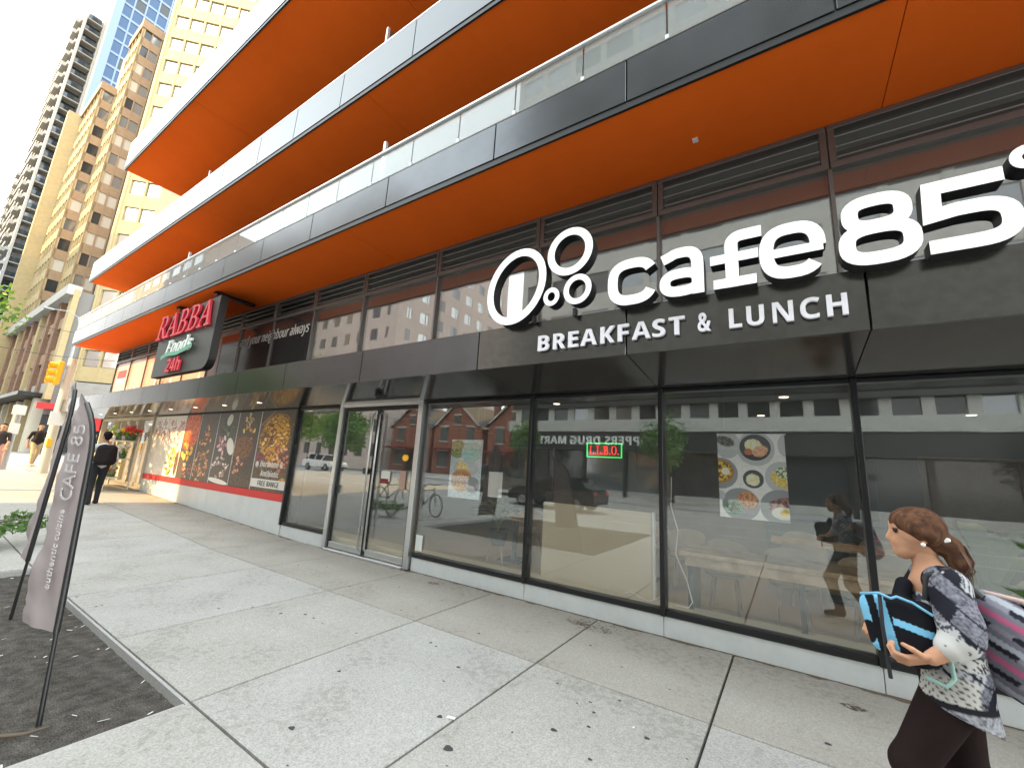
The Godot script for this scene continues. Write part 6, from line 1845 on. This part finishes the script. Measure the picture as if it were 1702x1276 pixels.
	put(bp, "pink_rim", tube([Vector3(-0.07, 0.38, 0.03), Vector3(0.03, 0.37, 0.06), Vector3(0.11, 0.29, 0.07), Vector3(0.135, 0.2, 0.07)], [0.011], 8), mat("rim_pink", lin(0.5, 0.36, 0.33), 0.7))
	put(bp, "strap", tube([Vector3(-0.1, 0.37, 0.1), Vector3(-0.19, 0.47, 0.13), Vector3(-0.265, 0.43, 0.14), Vector3(-0.275, 0.33, 0.13)], [0.014], 8), M.bag_black)

	# ---- passers-by at the corner
	var m1 := thing("person", "person seen from behind with dark backpack on the sunlit corner", "person", Vector3(-14.1, G(-14.1), 1.72), PI)
	walker(m1, {"height": 1.74, "stride": 0.4, "shirt": Color(0.5, 0.5, 0.5), "trousers": Color(0.03, 0.03, 0.035), "skin": SKIN2, "shoes": Color(0.03, 0.03, 0.03), "hair": Color(0.012, 0.011, 0.01), "sleeve": Color(0.45, 0.45, 0.45)})
	var kb := thing("backpack", "bulky dark backpack worn on the far pavement", "backpack", Vector3(-13.87, G(-14.1) + 0.95, 1.72))
	put(kb, "body", net([[Vector3(0, 0.1, -0.08), Vector3(0, 0.36, -0.07), 0.13, 0.12, Color(0.02, 0.018, 0.018)], [Vector3(0, 0.1, 0.08), Vector3(0, 0.36, 0.07), 0.13, 0.12, Color(0.02, 0.018, 0.018)], [Vector3(0.08, 0.1, 0), Vector3(0.07, 0.26, 0), 0.11, 0.09, Color(0.02, 0.018, 0.018)]], 0.02, 0.05), M.painted)
	var m2 := thing("person", "person in dark polo shirt and khaki trousers crossing the street", "person", Vector3(-26.4, 0.56, 1.06), 0.12)
	walker(m2, {"height": 1.76, "stride": 1.0, "shirt": Color(0.025, 0.02, 0.02), "trousers": Color(0.42, 0.32, 0.19), "skin": SKIN2, "shoes": Color(0.4, 0.36, 0.3), "hair": Color(0.015, 0.012, 0.01)})
	var m3 := thing("person", "person in dark top and pink shorts at the crossing kerb", "person", Vector3(-24.0, G(-24.0), 2.32), -0.4)
	walker(m3, {"height": 1.66, "stride": 0.7, "shirt": Color(0.05, 0.04, 0.04), "trousers": Color(0.5, 0.28, 0.24), "skin": SKIN, "shoes": Color(0.5, 0.5, 0.5), "hair": Color(0.03, 0.02, 0.015)})


func _ready() -> void:
	rng.seed = 20240
	# camera: solved from the lines of the front, the paving and the mullions
	var cam := Camera3D.new()
	cam.name = "camera"
	add_child(cam)
	cam.transform = Transform3D(Basis(Vector3(0.83657847, 0.05828123, -0.54473825), Vector3(0.06167352, 0.97798589, 0.19934888), Vector3(0.54436462, -0.2003669, 0.81456753)), Vector3(0, 1.6, 4.93))
	cam.fov = 85.33
	cam.near = 0.05
	cam.far = 1500.0
	cam.current = true
	# sky
	var sky_m := ProceduralSkyMaterial.new()
	sky_m.sky_top_color = Color(0.85, 0.89, 0.90)
	sky_m.sky_horizon_color = Color(0.97, 0.96, 0.94)
	sky_m.sky_curve = 0.18
	sky_m.ground_bottom_color = Color(0.3, 0.29, 0.28)
	sky_m.ground_horizon_color = Color(0.6, 0.6, 0.58)
	sky_m.sun_angle_max = 0.0
	sky_m.sky_energy_multiplier = 1.5
	var sky := Sky.new()
	sky.sky_material = sky_m
	var env := Environment.new()
	env.background_mode = Environment.BG_SKY
	env.sky = sky
	env.tonemap_mode = Environment.TONE_MAPPER_LINEAR
	env.tonemap_exposure = 2.7
	env.sdfgi_enabled = true
	env.ssao_enabled = true
	env.ssil_enabled = true
	var we := WorldEnvironment.new()
	we.name = "world_environment"
	we.environment = env
	add_child(we)
	# sun: low, over the houses across the road, a little from the left
	var sun := DirectionalLight3D.new()
	sun.name = "sun"
	add_child(sun)
	sun.look_at_from_position(Vector3(-0.23, 0.49, 1.0) * 100.0, Vector3.ZERO)
	sun.light_color = Color(1.0, 0.82, 0.54)
	sun.light_energy = 1.6
	sun.light_angular_distance = 0.5
	sun.shadow_enabled = true

	make_materials()
	build_ground()
	build_front()
	build_signs()
	build_cafe()
	build_left_block()
	build_across()
	build_street()
	build_people()
